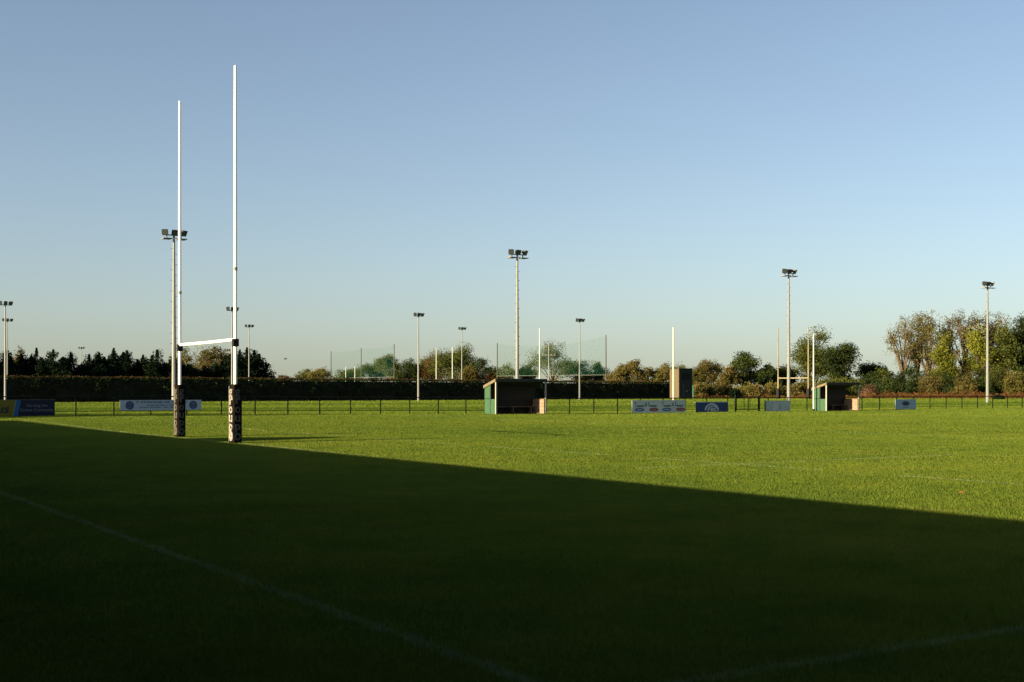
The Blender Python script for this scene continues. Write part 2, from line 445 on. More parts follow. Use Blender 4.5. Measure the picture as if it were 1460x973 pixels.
def broadleaf(name, px, top, hw, d, mat, label, cat='tree', group=None, cb=0.10, per=95, ncl=None, leaf=0.30, bark='bark',
              limbs=10, sub=6, spread=0.20, lean=0.0, ivy=None, ivy_h=0.6, trunk=True):
    x, y = at(px, d); H = zt(top, d); Rr = hw * d / FPX
    root = empty(name, (x, y, gz(x, y) - 0.02), 0, label, cat, group)
    tb = MB(); cen = []; rad = []
    tr = max(0.09, H * 0.020)
    fork = H * (cb + 0.12)
    mid = (lean * H * 0.3 + rng.normal() * 0.1, rng.normal() * 0.1, fork)
    tb.path([(0, 0, 0), (mid[0] * 0.4, 0, fork * 0.5), mid], [tr * 1.25, tr, tr * 0.8], 7)
    cz = H * (cb + 1) / 2; rz = H * (1 - cb) / 2
    for i in range(limbs):
        t = 2 * math.pi * (i + rng.uniform(-0.3, 0.3)) / limbs
        el = rng.uniform(-0.75, 1.1) if i else 1.35
        k = rng.uniform(0.62, 0.80)
        e = np.array([lean * H * 0.5 + Rr * k * math.cos(el) * math.cos(t), Rr * k * math.cos(el) * math.sin(t), cz + rz * k * math.sin(el)])
        s = np.array(mid) * rng.uniform(0.75, 1.0)
        m = (s + e) / 2 + np.array([0, 0, rz * 0.10]) + rng.normal(size=3) * 0.05 * Rr
        tb.path([s, m, e], [tr * 0.55, tr * 0.34, tr * 0.16], 5)
        for j in range(sub):
            w = rng.uniform(0.35, 1.0)
            p = m + (e - m) * w
            q = rng.normal(size=3); q /= np.linalg.norm(q); q[2] = abs(q[2]) * 0.7 + 0.05 if rng.uniform() < 0.7 else q[2]
            f = p + q * np.array([Rr, Rr, rz]) * rng.uniform(0.25, 0.48)
            c0 = np.array([lean * H * 0.5, 0, cz]); g = (f - c0) / np.array([Rr, Rr, rz]); gl = np.linalg.norm(g)
            if gl > 0.95: f = c0 + (f - c0) * 0.95 / gl
            tb.path([p, (p + f) / 2 + rng.normal(size=3) * 0.04 * Rr, f], [tr * 0.16, tr * 0.10, tr * 0.05], 4)
            cen.append(f); rad.append(spread * (Rr + rz) * rng.uniform(0.55, 1.1))
            if rng.uniform() < 0.6:
                cen.append((p + f) / 2); rad.append(spread * (Rr + rz) * rng.uniform(0.4, 0.8))
    tb.build('trunk', M_[bark], root)
    P, T = clusters(cen, rad, per)
    P[:, 2] = np.maximum(P[:, 2], 0.15)
    leaves('crown', P, leaf, M_[mat], root, T)
    if ivy:
        hh = H * ivy_h; k = int(90 * hh)
        z = rng.uniform(0.2, hh, k); a = rng.uniform(0, 6.283, k); r = rng.uniform(0.3, 1.0, k) * (1.25 - 0.6 * z / hh) * (0.8 + 0.5 * np.sin(z * 1.9 + rng.uniform(0, 6)))
        leaves('ivy', np.stack([np.interp(z, [0, fork], [0, mid[0]]) + r * np.cos(a), r * np.sin(a), z], 1), 0.28, M_[ivy], root)
    return root


def bush(name, px, top, hw, d, mat, label, cat='bush', group=None, per=60, leaf=0.27, base=0.0):
    x, y = at(px, d); H = max(0.6, zt(top, d)); Rr = hw * d / FPX
    root = empty(name, (x, y, gz(x, y) - 0.02), 0, label, cat, group)
    tb = MB(); cen = []; rad = []
    nst = 14 + int(Rr * 7)
    for i in range(nst):
        t = 2 * math.pi * i / nst + rng.uniform(-0.3, 0.3); k = rng.uniform(0.15, 0.85)
        zz = H * (0.88 * math.sqrt(max(0, 1 - k * k)) * rng.uniform(0.45, 1.02))
        e = np.array([Rr * k * math.cos(t), Rr * 0.8 * k * math.sin(t), max(0.25, zz)])
        tb.path([(rng.normal() * 0.12, rng.normal() * 0.12, 0), e * np.array([0.5, 0.5, 0.65]), e], [0.05, 0.035, 0.012], 4)
        cen.append(e); rad.append(0.30 * min(Rr, H) * rng.uniform(0.7, 1.25) + 0.12)
        cen.append(e * np.array([1.0, 1.0, 0.45])); rad.append(0.34 * min(Rr, H) * rng.uniform(0.7, 1.2) + 0.12)
    tb.build('stem', M_['bark'], root)
    P, T = clusters(cen, rad, per, 0.85); P[:, 2] = np.maximum(P[:, 2], 0.05)
    leaves('foliage', P, leaf, M_[mat], root, T)
    return root


def conifer(px, top, d, hw, label, group=None, xy=None, H=None, Rr=None):
    x, y = xy or at(px, d); H = H or zt(top, d); Rr = Rr or hw * d / FPX
    root = empty('conifer_tree', (x, y, gz(x, y) - 0.02), rng.uniform(0, 6), label, 'conifer', group)
    MB().path([(0, 0, 0), (0.05, 0, H * 0.5), (0, 0, H * 0.97)], [0.22, 0.14, 0.02], 7).build('trunk', M_['bark'], root)
    cen = []; rad = []
    spires = [(0.0, 0.0, 1.0)]
    for k in range(4):
        a = 1.57 * k + rng.uniform(-0.6, 0.6); spires.append((0.52 * Rr * math.cos(a), 0.52 * Rr * math.sin(a), rng.uniform(0.66, 0.93)))
    for sx, sy, hk in spires:
        hh = H * hk; sr = Rr * 0.62
        for k in range(46):
            z = rng.uniform(0.0, 0.90); a = rng.uniform(0, 6.283)
            r = sr * ((1 - z) ** 0.8 * 0.95 + 0.05) * rng.uniform(0.45, 1.1)
            cen.append((sx + r * math.cos(a), sy + r * math.sin(a), z * hh + 0.25)); rad.append(0.15 * Rr + 0.30 * (1 - z) + 0.10)
        for j in range(5):
            cen.append((sx, sy, hh * (0.88 + 0.028 * j))); rad.append(0.30 - 0.05 * j)
    P, T = clusters(cen, rad, 46, 1.2)
    leaves('crown', P, 0.32, M_['conifer'], root, T, aspect=0.5)
    return root


# ------------------------------------------------------------------ text
def text_mesh(name, body, size, mat, parent, x, z, y=0.0, align='CENTER', shear=0.0, width=None, extrude=0.003, rot90=False, offset=0.0, face='front'):
    """lettering standing in the parent's xz plane, facing -y (front) or -x (side)"""
    cu = bpy.data.curves.new(name, 'FONT'); cu.body = body; cu.size = size; cu.align_x = align; cu.align_y = 'CENTER'
    cu.shear = shear; cu.extrude = extrude; cu.offset = offset; cu.resolution_u = 3
    tmp = bpy.data.objects.new('tmp', cu); COL.objects.link(tmp)
    bpy.context.view_layer.update()
    me = bpy.data.meshes.new_from_object(tmp.evaluated_get(bpy.context.evaluated_depsgraph_get()))
    bpy.data.objects.remove(tmp); bpy.data.curves.remove(cu)
    co = np.empty(len(me.vertices) * 3, np.float32); me.vertices.foreach_get('co', co); co = co.reshape(-1, 3)
    if width and len(co):
        w = co[:, 0].max() - co[:, 0].min()
        co[:, 0] *= width / w
    if face == 'front': q = np.stack([co[:, 0] + x, y - co[:, 2], co[:, 1] + z], 1)
    else: q = np.stack([y - co[:, 2], x - co[:, 0], co[:, 1] + z], 1)
    me.vertices.foreach_set('co', q.astype(np.float32).ravel()); me.update()
    me.name = name
    return link(name, me, mat, parent)


# ------------------------------------------------------------------ ground
def ground():
    xs = np.concatenate([[-3000, -1500, -800, -400, -250], np.arange(-160, 161, 4), [250, 400, 800, 1500, 3000]])
    ys = np.concatenate([[-400, -200, -120], np.arange(-80, 301, 4), [350, 450, 600, 900, 1500, 2500, 4500]])
    X, Y = np.meshgrid(xs, ys); Z = ground_z(X, Y)
    v = np.stack([X.ravel(), Y.ravel(), Z.ravel()], 1)
    w = len(xs)
    f = [(j * w + i, j * w + i + 1, (j + 1) * w + i + 1, (j + 1) * w + i) for j in range(len(ys) - 1) for i in range(w - 1)]
    me = bpy.data.meshes.new('ground'); me.from_pydata([tuple(p) for p in v], [], f); me.update()
    tag(link('ground', me, turf_material('turf_soil', False)), kind='structure')


def grass():
    """blades and tufts of the turf, finer where the pitch is seen from close by"""
    zones = [(5.2, 8, 3600, 0.0060, 0.045), (8, 12, 2000, 0.008, 0.048), (12, 18, 2000, 0.008, 0.032), (18, 28, 1300, 0.0095, 0.026),
             (28, 45, 650, 0.013, 0.026), (45, 75, 260, 0.019, 0.029), (75, 120, 80, 0.034, 0.045), (120, 205, 18, 0.07, 0.07)]
    P = []; W = []; Hh = []
    for d0, d1, den, w, h in zones:
        half = lambda d: 0.42 * d + 1.5
        area = (half(d0) + half(d1)) * (d1 - d0)
        n = int(area * den)
        d = np.sqrt(rng.uniform(d0 * d0, d1 * d1, n)); x = rng.uniform(-1, 1, n) * (0.42 * d + 1.5)
        P.append(np.stack([x, d], 1)); W.append(np.full(n, w)); Hh.append(np.full(n, h))
    P = np.concatenate(P); W = np.concatenate(W); Hh = np.concatenate(Hh); N = len(P)
    n_ = NX * P[:, 0] + NY * P[:, 1]; u_ = -NY * P[:, 0] + NX * P[:, 1]
    rough = (u_ > 71) * 0.7                                            # longer beyond the fence
    clump = 0.92 + 0.16 * np.sin(n_ * 1.7 + np.sin(u_ * 1.3) * 2) * np.sin(u_ * 2.1 + np.sin(n_ * 0.9) * 2)
    h = Hh * rng.uniform(0.5, 1.3, N) * (1 + rough) * clump
    w = W * rng.uniform(0.7, 1.3, N)
    a = rng.uniform(0, 2 * np.pi, N); l = rng.uniform(0, 2 * np.pi, N); lm = h * rng.uniform(0.0, 0.55, N)
    z = ground_z(P[:, 0], P[:, 1])
    v = np.empty((N, 3, 3), np.float32)
    dx = np.cos(a) * w / 2; dy = np.sin(a) * w / 2
    v[:, 0] = np.stack([P[:, 0] - dx, P[:, 1] - dy, z - 0.004], 1)
    v[:, 1] = np.stack([P[:, 0] + dx, P[:, 1] + dy, z - 0.004], 1)
    v[:, 2] = np.stack([P[:, 0] + np.cos(l) * lm, P[:, 1] + np.sin(l) * lm, z + h], 1)
    me = bpy.data.meshes.new('grass')
    me.vertices.add(N * 3); me.vertices.foreach_set('co', v.ravel())
    me.loops.add(N * 3); me.loops.foreach_set('vertex_index', np.arange(N * 3, dtype=np.int32))
    me.polygons.add(N); me.polygons.foreach_set('loop_start', np.arange(0, N * 3, 3, dtype=np.int32))
    me.update(calc_edges=True)
    t = me.attributes.new('tint', 'FLOAT', 'FACE'); t.data.foreach_set('value', rng.uniform(0, 1, N).astype(np.float32))
    o = link('grass', me, turf_material('turf_blades', True))
    tag(o, 'short mown green grass covering the rugby pitch and the field behind', 'grass', kind='stuff')
    print('blades', N)


ground()
grass()


# ------------------------------------------------------------------ rugby goals
def rugby_goal(p_left, p_right, H, bar_z, rad, pad_h, pad_w, pad_d, label, mats, letters=True, group='rugby goals'):
    (x0, y0), (x1, y1) = p_left, p_right
    cx, cy = (x0 + x1) / 2, (y0 + y1) / 2
    root = empty('rugby_goal', (cx, cy, gz(cx, cy)), math.atan2(x1 - x0, y0 - y1), label, 'goalposts', group)
    half = math.hypot(x1 - x0, y1 - y0) / 2                            # local y runs along the goal line
    for s in (1, -1):
        yy = s * half
        MB().path([(0, yy, -0.05), (0, yy, H * 0.55), (0, yy, H)], [rad, rad * 0.95, rad * 0.72], 14).build('upright', mats['post'], root, smooth=False)
        if letters:
            up_z = 5.05 if s < 0 else 4.7
            MB().tube((0, yy, up_z), (0, yy, up_z + 0.10), rad + 0.008, rad + 0.008, 14).build('sleeve', M_['galv'], root)
        if letters is not None:
            pd = MB(); e = 0.035
            x_, y_ = pad_w / 2, pad_d / 2
            ring = [(-x_ + e, -y_), (x_ - e, -y_), (x_, -y_ + e), (x_, y_ - e), (x_ - e, y_), (-x_ + e, y_), (-x_, y_ - e), (-x_, -y_ + e)]
            b = [(px, yy + py, 0.01) for px, py in ring] + [(px, yy + py, pad_h) for px, py in ring]
            pd.v = b; pd.f = [tuple(reversed(range(8))), tuple(range(8, 16))] + [(i, (i + 1) % 8, 8 + (i + 1) % 8, 8 + i) for i in range(8)]
            pad = pd.build('pad', mats['pad'], root)
            if letters:
                zz = pad_h - 0.21
                st = (pad_h - 0.45) / 5
                for ch in 'group':
                    text_mesh('letter', ch, 0.36, M_['pad_print_shaded'], pad, 0, zz, yy - y_ - 0.003, width=pad_w * 0.55, offset=0.006)
                    text_mesh('letter', ch, 0.40, M_['pad_white'] if s < 0 else M_['pad_print_shaded2'], pad, yy, zz, -x_ - 0.003, width=pad_d * 0.62, offset=0.012, face='side')
                    zz -= st
                # round club mark near the foot of the pad, front and side
                g = MB().disc(0, 0.19, yy - y_ - 0.006, pad_w * 0.34, 0.11, inner=0.55).build('emblem', M_['pad_print_shaded'], pad)
                g2 = MB()
                g2.disc(yy, 0.21, 0, pad_d * 0.40, 0.15, inner=0.15)
                g2.v = [(-x_ - 0.006 + b_, a_, c_) for a_, b_, c_ in g2.v]
                g2.build('emblem', M_['pad_white'] if s < 0 else M_['pad_print_shaded2'], pad)
                # printed pale panel edge down the sunny side
                MB().box(-x_ - 0.002, -x_ + 0.01, yy + y_ - 0.075, yy + y_ - 0.045, 0.05, pad_h - 0.06).build('piping', M_['pad_white'], pad)
        if mats.get('clamp'):
            MB().box(-rad - 0.03, rad + 0.03, yy - rad - 0.03, yy + rad + 0.03, bar_z - 0.20, bar_z + 0.02).build('clamp', mats['clamp'], root)
    MB().path([(0, half - rad * 0.4, bar_z), (0, 0, bar_z - 0.01), (0, -half + rad * 0.4, bar_z)], [rad * 0.9] * 3, 12).build('crossbar', mats['post'], root)
    return root


near = at(335.5, 38.0); far = at(256.3, 42.7)
rugby_goal(far, near, 11.05, 3.03, 0.052, 1.72, 0.27, 0.44,
           'tall white rugby goalposts with black lettered pads at the near end of the pitch', {'post': M_['white_post'], 'pad': M_['pad'], 'clamp': M_['clamp']})
rugby_goal(at(1109.5, 191.0), at(1152.5, 187.0), 10.5, 3.1, 0.10, 1.6, 0.4, 0.45,
           'faded cream rugby goalposts in front of the bushes on the far field', {'post': M_['old_pole'], 'pad': M_['clamp']}, letters=False)


# ------------------------------------------------------------------ floodlight masts
def mast(name, H, r0, r1, nlamp, lw, lh, label, group, pegs=False, arm=1.0, cat='floodlight', sizey=0.45):
    root = empty(name, (0, 0, 0), ROT, label, cat, group)
    MB().path([(0, 0, -0.1), (0, 0, H * 0.5), (0, 0, H - lh)], [r0, (r0 + r1) / 2, r1], 10).build('pole', M_['galv'], root)
    MB().box(-r0 * 1.9, r0 * 1.9, -r0 * 1.9, r0 * 1.9, -0.02, 0.06).build('base_plate', M_['galv'], root)
    if pegs:
        k = 0; z = 2.6
        while z < H - 1.2:
            s = 1 if k % 2 else -1
            rz_ = r0 + (r1 - r0) * z / H
            MB().tube((s * r1 * 0.8, 0, z), (s * (rz_ + 0.17), 0, z), 0.016, n=5).build('climbing_peg', M_['peg'], root); z += 0.42; k += 1
    w = arm
    MB().box(-w, w, -0.06, 0.06, H - lh - 0.02, H - lh + 0.06).build('crossarm', M_['galv'], root)
    if pegs:
        MB().box(-w * 0.98, -w * 0.25, -0.40, 0.34, H - lh - 0.32, H - lh - 0.25).build('platform', M_['peg'], root)
        MB().box(w * 0.25, w * 0.98, -0.40, 0.34, H - lh - 0.32, H - lh - 0.25).build('platform', M_['peg'], root)
        st = MB()
        for sx in (-0.6 * w, 0.6 * w): st.box(sx - 0.03, sx + 0.03, -0.05, 0.05, H - lh - 0.26, H - lh)
        st.box(-0.6 * w, 0.6 * w, -0.03, 0.03, H - lh - 0.245, H - lh - 0.2)
        st.build('bracket', M_['galv'], root)
    for i in range(nlamp):
        t = (i - (nlamp - 1) / 2) / max(1, (nlamp - 1) / 2)
        cx = t * (w - lw * 0.5); yaw = t * R(26); tilt = R(26)
        m = MB()
        # trapezoid housing: narrow back, wide front, turned and tipped down
        f = [(-lw / 2, -sizey * 0.5, -lh / 2), (lw / 2, -sizey * 0.5, -lh / 2), (lw * 0.33, sizey * 0.5, -lh * 0.30), (-lw * 0.33, sizey * 0.5, -lh * 0.30),
             (-lw / 2, -sizey * 0.5, lh / 2), (lw / 2, -sizey * 0.5, lh / 2), (lw * 0.33, sizey * 0.5, lh * 0.30), (-lw * 0.33, sizey * 0.5, lh * 0.30)]

        def tr(p):
            x, y, z = p
            y2 = y * math.cos(tilt) - z * math.sin(tilt) * -1 * -1; z2 = y * math.sin(tilt) + z * math.cos(tilt)
            x3 = x * math.cos(yaw) - y2 * math.sin(yaw); y3 = x * math.sin(yaw) + y2 * math.cos(yaw)
            return (cx + x3, y3 - 0.08, H - lh * 0.42 + z2)
        m.hexa([tr(p) for p in f])
        lamp = m.build('floodlight', M_['lamp'], root)
        q = 0.86; yb = -sizey * 0.5
        g = [(-lw / 2 * q, yb - 0.012, -lh / 2 * q), (lw / 2 * q, yb - 0.012, -lh / 2 * q), (lw / 2 * q, yb - 0.003, -lh / 2 * q), (-lw / 2 * q, yb - 0.003, -lh / 2 * q),
             (-lw / 2 * q, yb - 0.012, lh / 2 * q), (lw / 2 * q, yb - 0.012, lh / 2 * q), (lw / 2 * q, yb - 0.003, lh / 2 * q), (-lw / 2 * q, yb - 0.003, lh / 2 * q)]
        MB().hexa([tr(p) for p in g]).build('lens', M_['lens'], lamp)
    return root


G1 = 'tall pegged floodlight masts beyond the fence'
proto = mast('floodlight_mast', 14.2, 0.19, 0.09, 3, 0.50, 0.46, 'x', G1, True, 0.98, sizey=0.36)
spots = [(248.0, 103.5, 13.9, 'tall pegged floodlight mast standing close behind the left goal upright'),
         (737.5, 117, 14.05, 'tall pegged floodlight mast rising from behind the nearer dugout roof'),
         (1124.5, 136, 13.9, 'tall pegged floodlight mast beside the far cream goalposts'),
         (1408, 152, 13.9, 'tall pegged floodlight mast in front of the ivy covered trees')]
for i, (px, d, h, lab) in enumerate(spots):
    o = proto if i == 0 else copy_tree(proto)
    x, y = at(px, d); o.location = (x, y, gz(x, y)); o['label'] = lab
G2 = 'slim floodlight masts in front of the hedge'
proto = mast('floodlight_mast', 10.95, 0.135, 0.065, 3, 0.38, 0.44, 'x', G2, False, 0.70, sizey=0.30)
for i, (px, d, lab) in enumerate([(7.5, 139, 'slim floodlight mast at the far left edge with its base before the hedge'),
                                  (331, 149, 'slim floodlight mast hidden behind the right goal upright'),
                                  (596.5, 160.5, 'slim floodlight mast before the hedge, left of the nearer dugout'),
                                  (826.5, 173.5, 'slim floodlight mast before the hedge, right of the nearer dugout')]):
    o = proto if i == 0 else copy_tree(proto)
    x, y = at(px, d); o.location = (x, y, gz(x, y)); o['label'] = lab
G3 = 'thin floodlight masts behind the hedge'
proto = mast('floodlight_mast', 10.95, 0.10, 0.055, 3, 0.34, 0.38, 'x', G3, False, 0.66, sizey=0.28)
for i, (px, d, lab) in enumerate([(10.5, 173.5, 'thin floodlight mast behind the hedge, lower of the two heads at the left edge'),
                                  (355, 190, 'thin pale floodlight mast among the conifers right of the goal'),
                                  (658.5, 198, 'thin floodlight mast in front of the big round green tree'),
                                  (116, 293, 'short distant floodlight mast above the conifers on the left'),
                                  (324, 309, 'small distant floodlight under the rugby crossbar')]):
    o = proto if i == 0 else copy_tree(proto)
    x, y = at(px, d); o.location = (x, y, gz(x, y)); o['label'] = lab


# ------------------------------------------------------------------ fence and its gate
FU = 70.0


def fence():
    n0, n1 = 4.0, 104.0
    x, y = nu(n0, FU)
    root = empty('fence', (x, y, 0), ROT, 'long dark green post and rail fence along the far side of the pitch', 'fence')
    def zl(l): return gz(*nu(n0 + l, FU))
    ls = list(np.arange(0.0, n1 - n0 + 0.01, 2.0))
    for l in ls:
        z = zl(l)
        MB().box(l - 0.026, l + 0.026, -0.026, 0.026, z - 0.1, z + 1.0 + rng.normal() * 0.012).build('post', M_['fence'], root)
    for name, h, r in (('top_rail', 1.02, 0.032), ('bottom_rail', 0.22, 0.018), ('wire', 0.62, 0.006)):
        m = MB()
        for a, b in zip(ls[:-1], ls[1:]):
            m.tube((a, 0, zl(a) + h), (b, 0, zl(b) + h), r, n=6)
        m.build(name, M_['fence'], root)


fence()


def gate():
    x, y = on_u(1050, FU - 0.10); x2, y2 = on_u(1081, FU - 0.10)
    w = math.hypot(x2 - x, y2 - y)
    root = empty('gate', (x, y, gz(x, y)), ROT, 'narrow dark barred gate in the fence between the navy sign and the plain board', 'gate')
    fr = MB()
    for l in (0, w): fr.tube((l, 0, 0.12), (l, 0, 1.12), 0.03, n=8)
    for z in (0.15, 1.1): fr.tube((0, 0, z), (w, 0, z), 0.025, n=8)
    fr.build('gate_frame', M_['fence'], root)
    for l in (0.35 * w, 0.62 * w): MB().tube((l, 0, 0.15), (l, 0, 1.1), 0.018, n=6).build('bar', M_['fence'], root)
    for l in (-0.09, w + 0.09): MB().box(l - 0.045, l + 0.045, -0.045, 0.045, -0.1, 1.2).build('gate_post', M_['fence'], root)


gate()


# ------------------------------------------------------------------ advertising boards on the fence
def board(px0, px1, top, bot, mat, label, u=FU - 0.085, gap=None):
    xa, ya = on_u(px0, u); xb, yb = on_u(px1, u)
    w = math.hypot(xb - xa, yb - ya)
    z1 = zt(top, (ya + yb) / 2); z0 = zt(bot, (ya + yb) / 2)
    g = gz(xa, ya)
    root = empty('advertising_board', (xa, ya, g), ROT, label, 'sign', 'advertising boards on the fence')
    pn = MB().box(0, w, -0.012, 0.012, z0 - g, z1 - g).build('panel', M_[mat], root)
    fr = MB()
    for z in (z0 - g, z1 - g): fr.box(-0.015, w + 0.015, 0.014, 0.034, z - 0.012, z + 0.012)
    fr.build('batten', M_['peg'], root)
    return root, pn, w, z0 - g, z1 - g


# navy bank board with its yellow half running out of the picture, colours darkened for shade
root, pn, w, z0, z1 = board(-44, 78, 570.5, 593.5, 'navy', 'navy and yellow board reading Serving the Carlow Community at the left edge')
h = z1 - z0; yf = -0.012


def quad(pts, mat, parent, name, y=-0.016):
    m = MB(); b = [(x, y, z) for x, z in pts] + [(x, y + 0.003, z) for x, z in pts]
    k = len(pts); m.v = b; m.f = [tuple(range(k)), tuple(reversed(range(k, 2 * k)))] + [(i, k + i, k + (i + 1) % k, (i + 1) % k) for i in range(k)]
    return m.build(name, mat, parent)


s = w / 122.0                                        # metres per photo pixel along the board
X = lambda px: (px + 44) * s
quad([(0.01, z0 + 0.01), (X(16.5), z0 + 0.01), (X(21), z1 - 0.01), (0.01, z1 - 0.01)], M_['yellow'], pn, 'yellow_field')
quad([(X(16.5), z0 + 0.01), (X(18.0), z0 + 0.01), (X(22.5), z1 - 0.01), (X(21), z1 - 0.01)], M_['pale_stripe'], pn, 'stripe')
quad([(X(18.0), z0 + 0.01), (X(24.5), z0 + 0.01), (X(29), z1 - 0.01), (X(22.5), z1 - 0.01)], M_['cyan'], pn, 'stripe')
text_mesh('lettering', 'plus', h * 0.75, M_['black_ink'], pn, X(-6), (z0 + z1) / 2 - h * 0.08, -0.020, shear=0.25, width=36 * s, offset=0.012)
text_mesh('lettering', 'Serving the', h * 0.26, M_['shaded_ink'], pn, X(52.5), z1 - h * 0.36, -0.016, width=30 * s)
text_mesh('lettering', 'Carlow Community', h * 0.26, M_['shaded_ink'], pn, X(51.5), z1 - h * 0.64, -0.016, width=48 * s)

# long white board with two round crests
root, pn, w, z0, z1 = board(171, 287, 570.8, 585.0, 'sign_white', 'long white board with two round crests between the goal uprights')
h = z1 - z0; s = w / 116.0; X = lambda px: (px - 171) * s
for cpx in (184.5, 275):
    c = MB().disc(X(cpx), (z0 + z1) / 2, -0.017, h * 0.42, h * 0.42, inner=0.62).build('crest', M_['ink'], pn)
    MB().disc(X(cpx), (z0 + z1) / 2, -0.016, h * 0.24, h * 0.24).build('crest_centre', M_['blue_ink'], c)
    MB().disc(X(cpx), (z0 + z1) / 2 + h * 0.06, -0.021, h * 0.09, h * 0.12, n=8).build('crest_shield', M_['yellow'], c)
text_mesh('lettering', 'P. KAVANAGH OIL CO. LTD', h * 0.26, M_['ink'], pn, X(230), z1 - h * 0.20, -0.016, width=72 * s, offset=0.004)
text_mesh('lettering', 'HOME HEATING & AGRI FUEL', h * 0.15, M_['ink'], pn, X(232), z1 - h * 0.50, -0.016, width=48 * s, offset=0.003)
text_mesh('lettering', 'ATHY ROAD  TEL 059 913', h * 0.16, M_['ink'], pn, X(228), z1 - h * 0.72, -0.016, width=60 * s, offset=0.003)

# twin panel board with blue and red ovals
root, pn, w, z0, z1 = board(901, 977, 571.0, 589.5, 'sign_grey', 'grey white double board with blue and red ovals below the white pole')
h = z1 - z0; s = w / 76.0; X = lambda px: (px - 901) * s
for o_ in (0, 38.5):
    text_mesh('lettering', 'T', h * 0.50, M_['black_ink'], pn, X(906 + o_), z1 - h * 0.33, -0.016, width=3.2 * s)
    text_mesh('lettering', 'enants', h * 0.26, M_['black_ink'], pn, X(912.5 + o_), z1 - h * 0.42, -0.016, width=10 * s, offset=0.006)
    text_mesh('lettering', '&', h * 0.42, M_['black_ink'], pn, X(920.5 + o_), z1 - h * 0.33, -0.016, width=2.6 * s, offset=0.006)
    text_mesh('lettering', 'L', h * 0.50, M_['black_ink'], pn, X(925 + o_), z1 - h * 0.30, -0.016, width=2.6 * s, offset=0.006)
    text_mesh('lettering', 'emans', h * 0.26, M_['black_ink'], pn, X(931 + o_), z1 - h * 0.42, -0.016, width=9 * s, offset=0.006)
    e = MB().disc(X(911.5 + o_), z0 + h * 0.29, -0.016, 6.6 * s, h * 0.135).build('oval', M_['blue_ink'], pn)
    MB().disc(X(911.5 + o_), z0 + h * 0.29, -0.021, 4.0 * s, h * 0.045).build('oval_print', M_['white_ink'], e)  # pale print inside the oval
    e = MB().disc(X(931.5 + o_), z0 + h * 0.29, -0.016, 6.6 * s, h * 0.135).build('oval', M_['red_ink'], pn)
    MB().disc(X(931.5 + o_), z0 + h * 0.29, -0.021, 4.0 * s, h * 0.04).build('oval_print', M_['pad_white'], e)

# navy board with an arc over white letters
root, pn, w, z0, z1 = board(992, 1037.5, 574.2, 588.6, 'navy_bright', 'navy board with a white arc over white initials right of the double board')
h = z1 - z0; s = w / 45.5; X = lambda px: (px - 992) * s
MB().disc(X(1014.5), z0 + h * 0.20, -0.017, 10.2 * s, h * 0.74, inner=0.78, a0=R(10), a1=R(176), n=24).build('arc', M_['white_ink'], pn)
MB().disc(X(1016), z0 + h * 0.30, -0.020, 8.0 * s, h * 0.42, inner=0.70, a0=R(20), a1=R(150), n=18).build('arc', M_['sign_sky'], pn)
text_mesh('lettering', 'FBD', h * 0.50, M_['white_ink'], pn, X(1016), z0 + h * 0.29, -0.022, width=16.5 * s, offset=0.010, shear=0.12)
MB().box(-0.06, w + 0.05, -0.012, 0.03, z1 + 0.004, z1 + 0.05).build('capping', M_['sign_sky'], root)

# plain weathered board
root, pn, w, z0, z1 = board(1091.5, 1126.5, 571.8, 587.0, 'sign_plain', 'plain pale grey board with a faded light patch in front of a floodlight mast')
h = z1 - z0
quad([(w * 0.30, z0 + 0.02), (w * 0.48, z0 + 0.02), (w * 0.50, z1 - 0.02), (w * 0.33, z1 - 0.02)], M_['sign_light'], pn, 'faded_patch')
quad([(w * 0.58, z0 + 0.2 * h), (w * 0.61, z0 + 0.2 * h), (w * 0.61, z0 + 0.6 * h), (w * 0.585, z0 + 0.6 * h)], M_['peg'], pn, 'scratch')
MB().tube((-0.05, 0, -0.05), (-0.05, 0, z1 + 0.03), 0.04, n=8).build('post', M_['fence'], root)

# pale blue board with a dark oval
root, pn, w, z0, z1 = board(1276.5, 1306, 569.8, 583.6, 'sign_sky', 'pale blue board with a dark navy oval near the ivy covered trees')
h = z1 - z0
e = MB().disc(w * 0.5, z0 + h * 0.58, -0.017, w * 0.19, h * 0.26).build('oval', M_['navy'], pn)
MB().disc(w * 0.5, z0 + h * 0.58, -0.020, w * 0.17, h * 0.215, inner=0.92).build('oval_rim', M_['white_ink'], e)
quad([(w * 0.37, z0 + 0.16 * h), (w * 0.64, z0 + 0.16 * h), (w * 0.64, z0 + 0.215 * h), (w * 0.37, z0 + 0.215 * h)], M_['ink'], pn, 'caption_line')


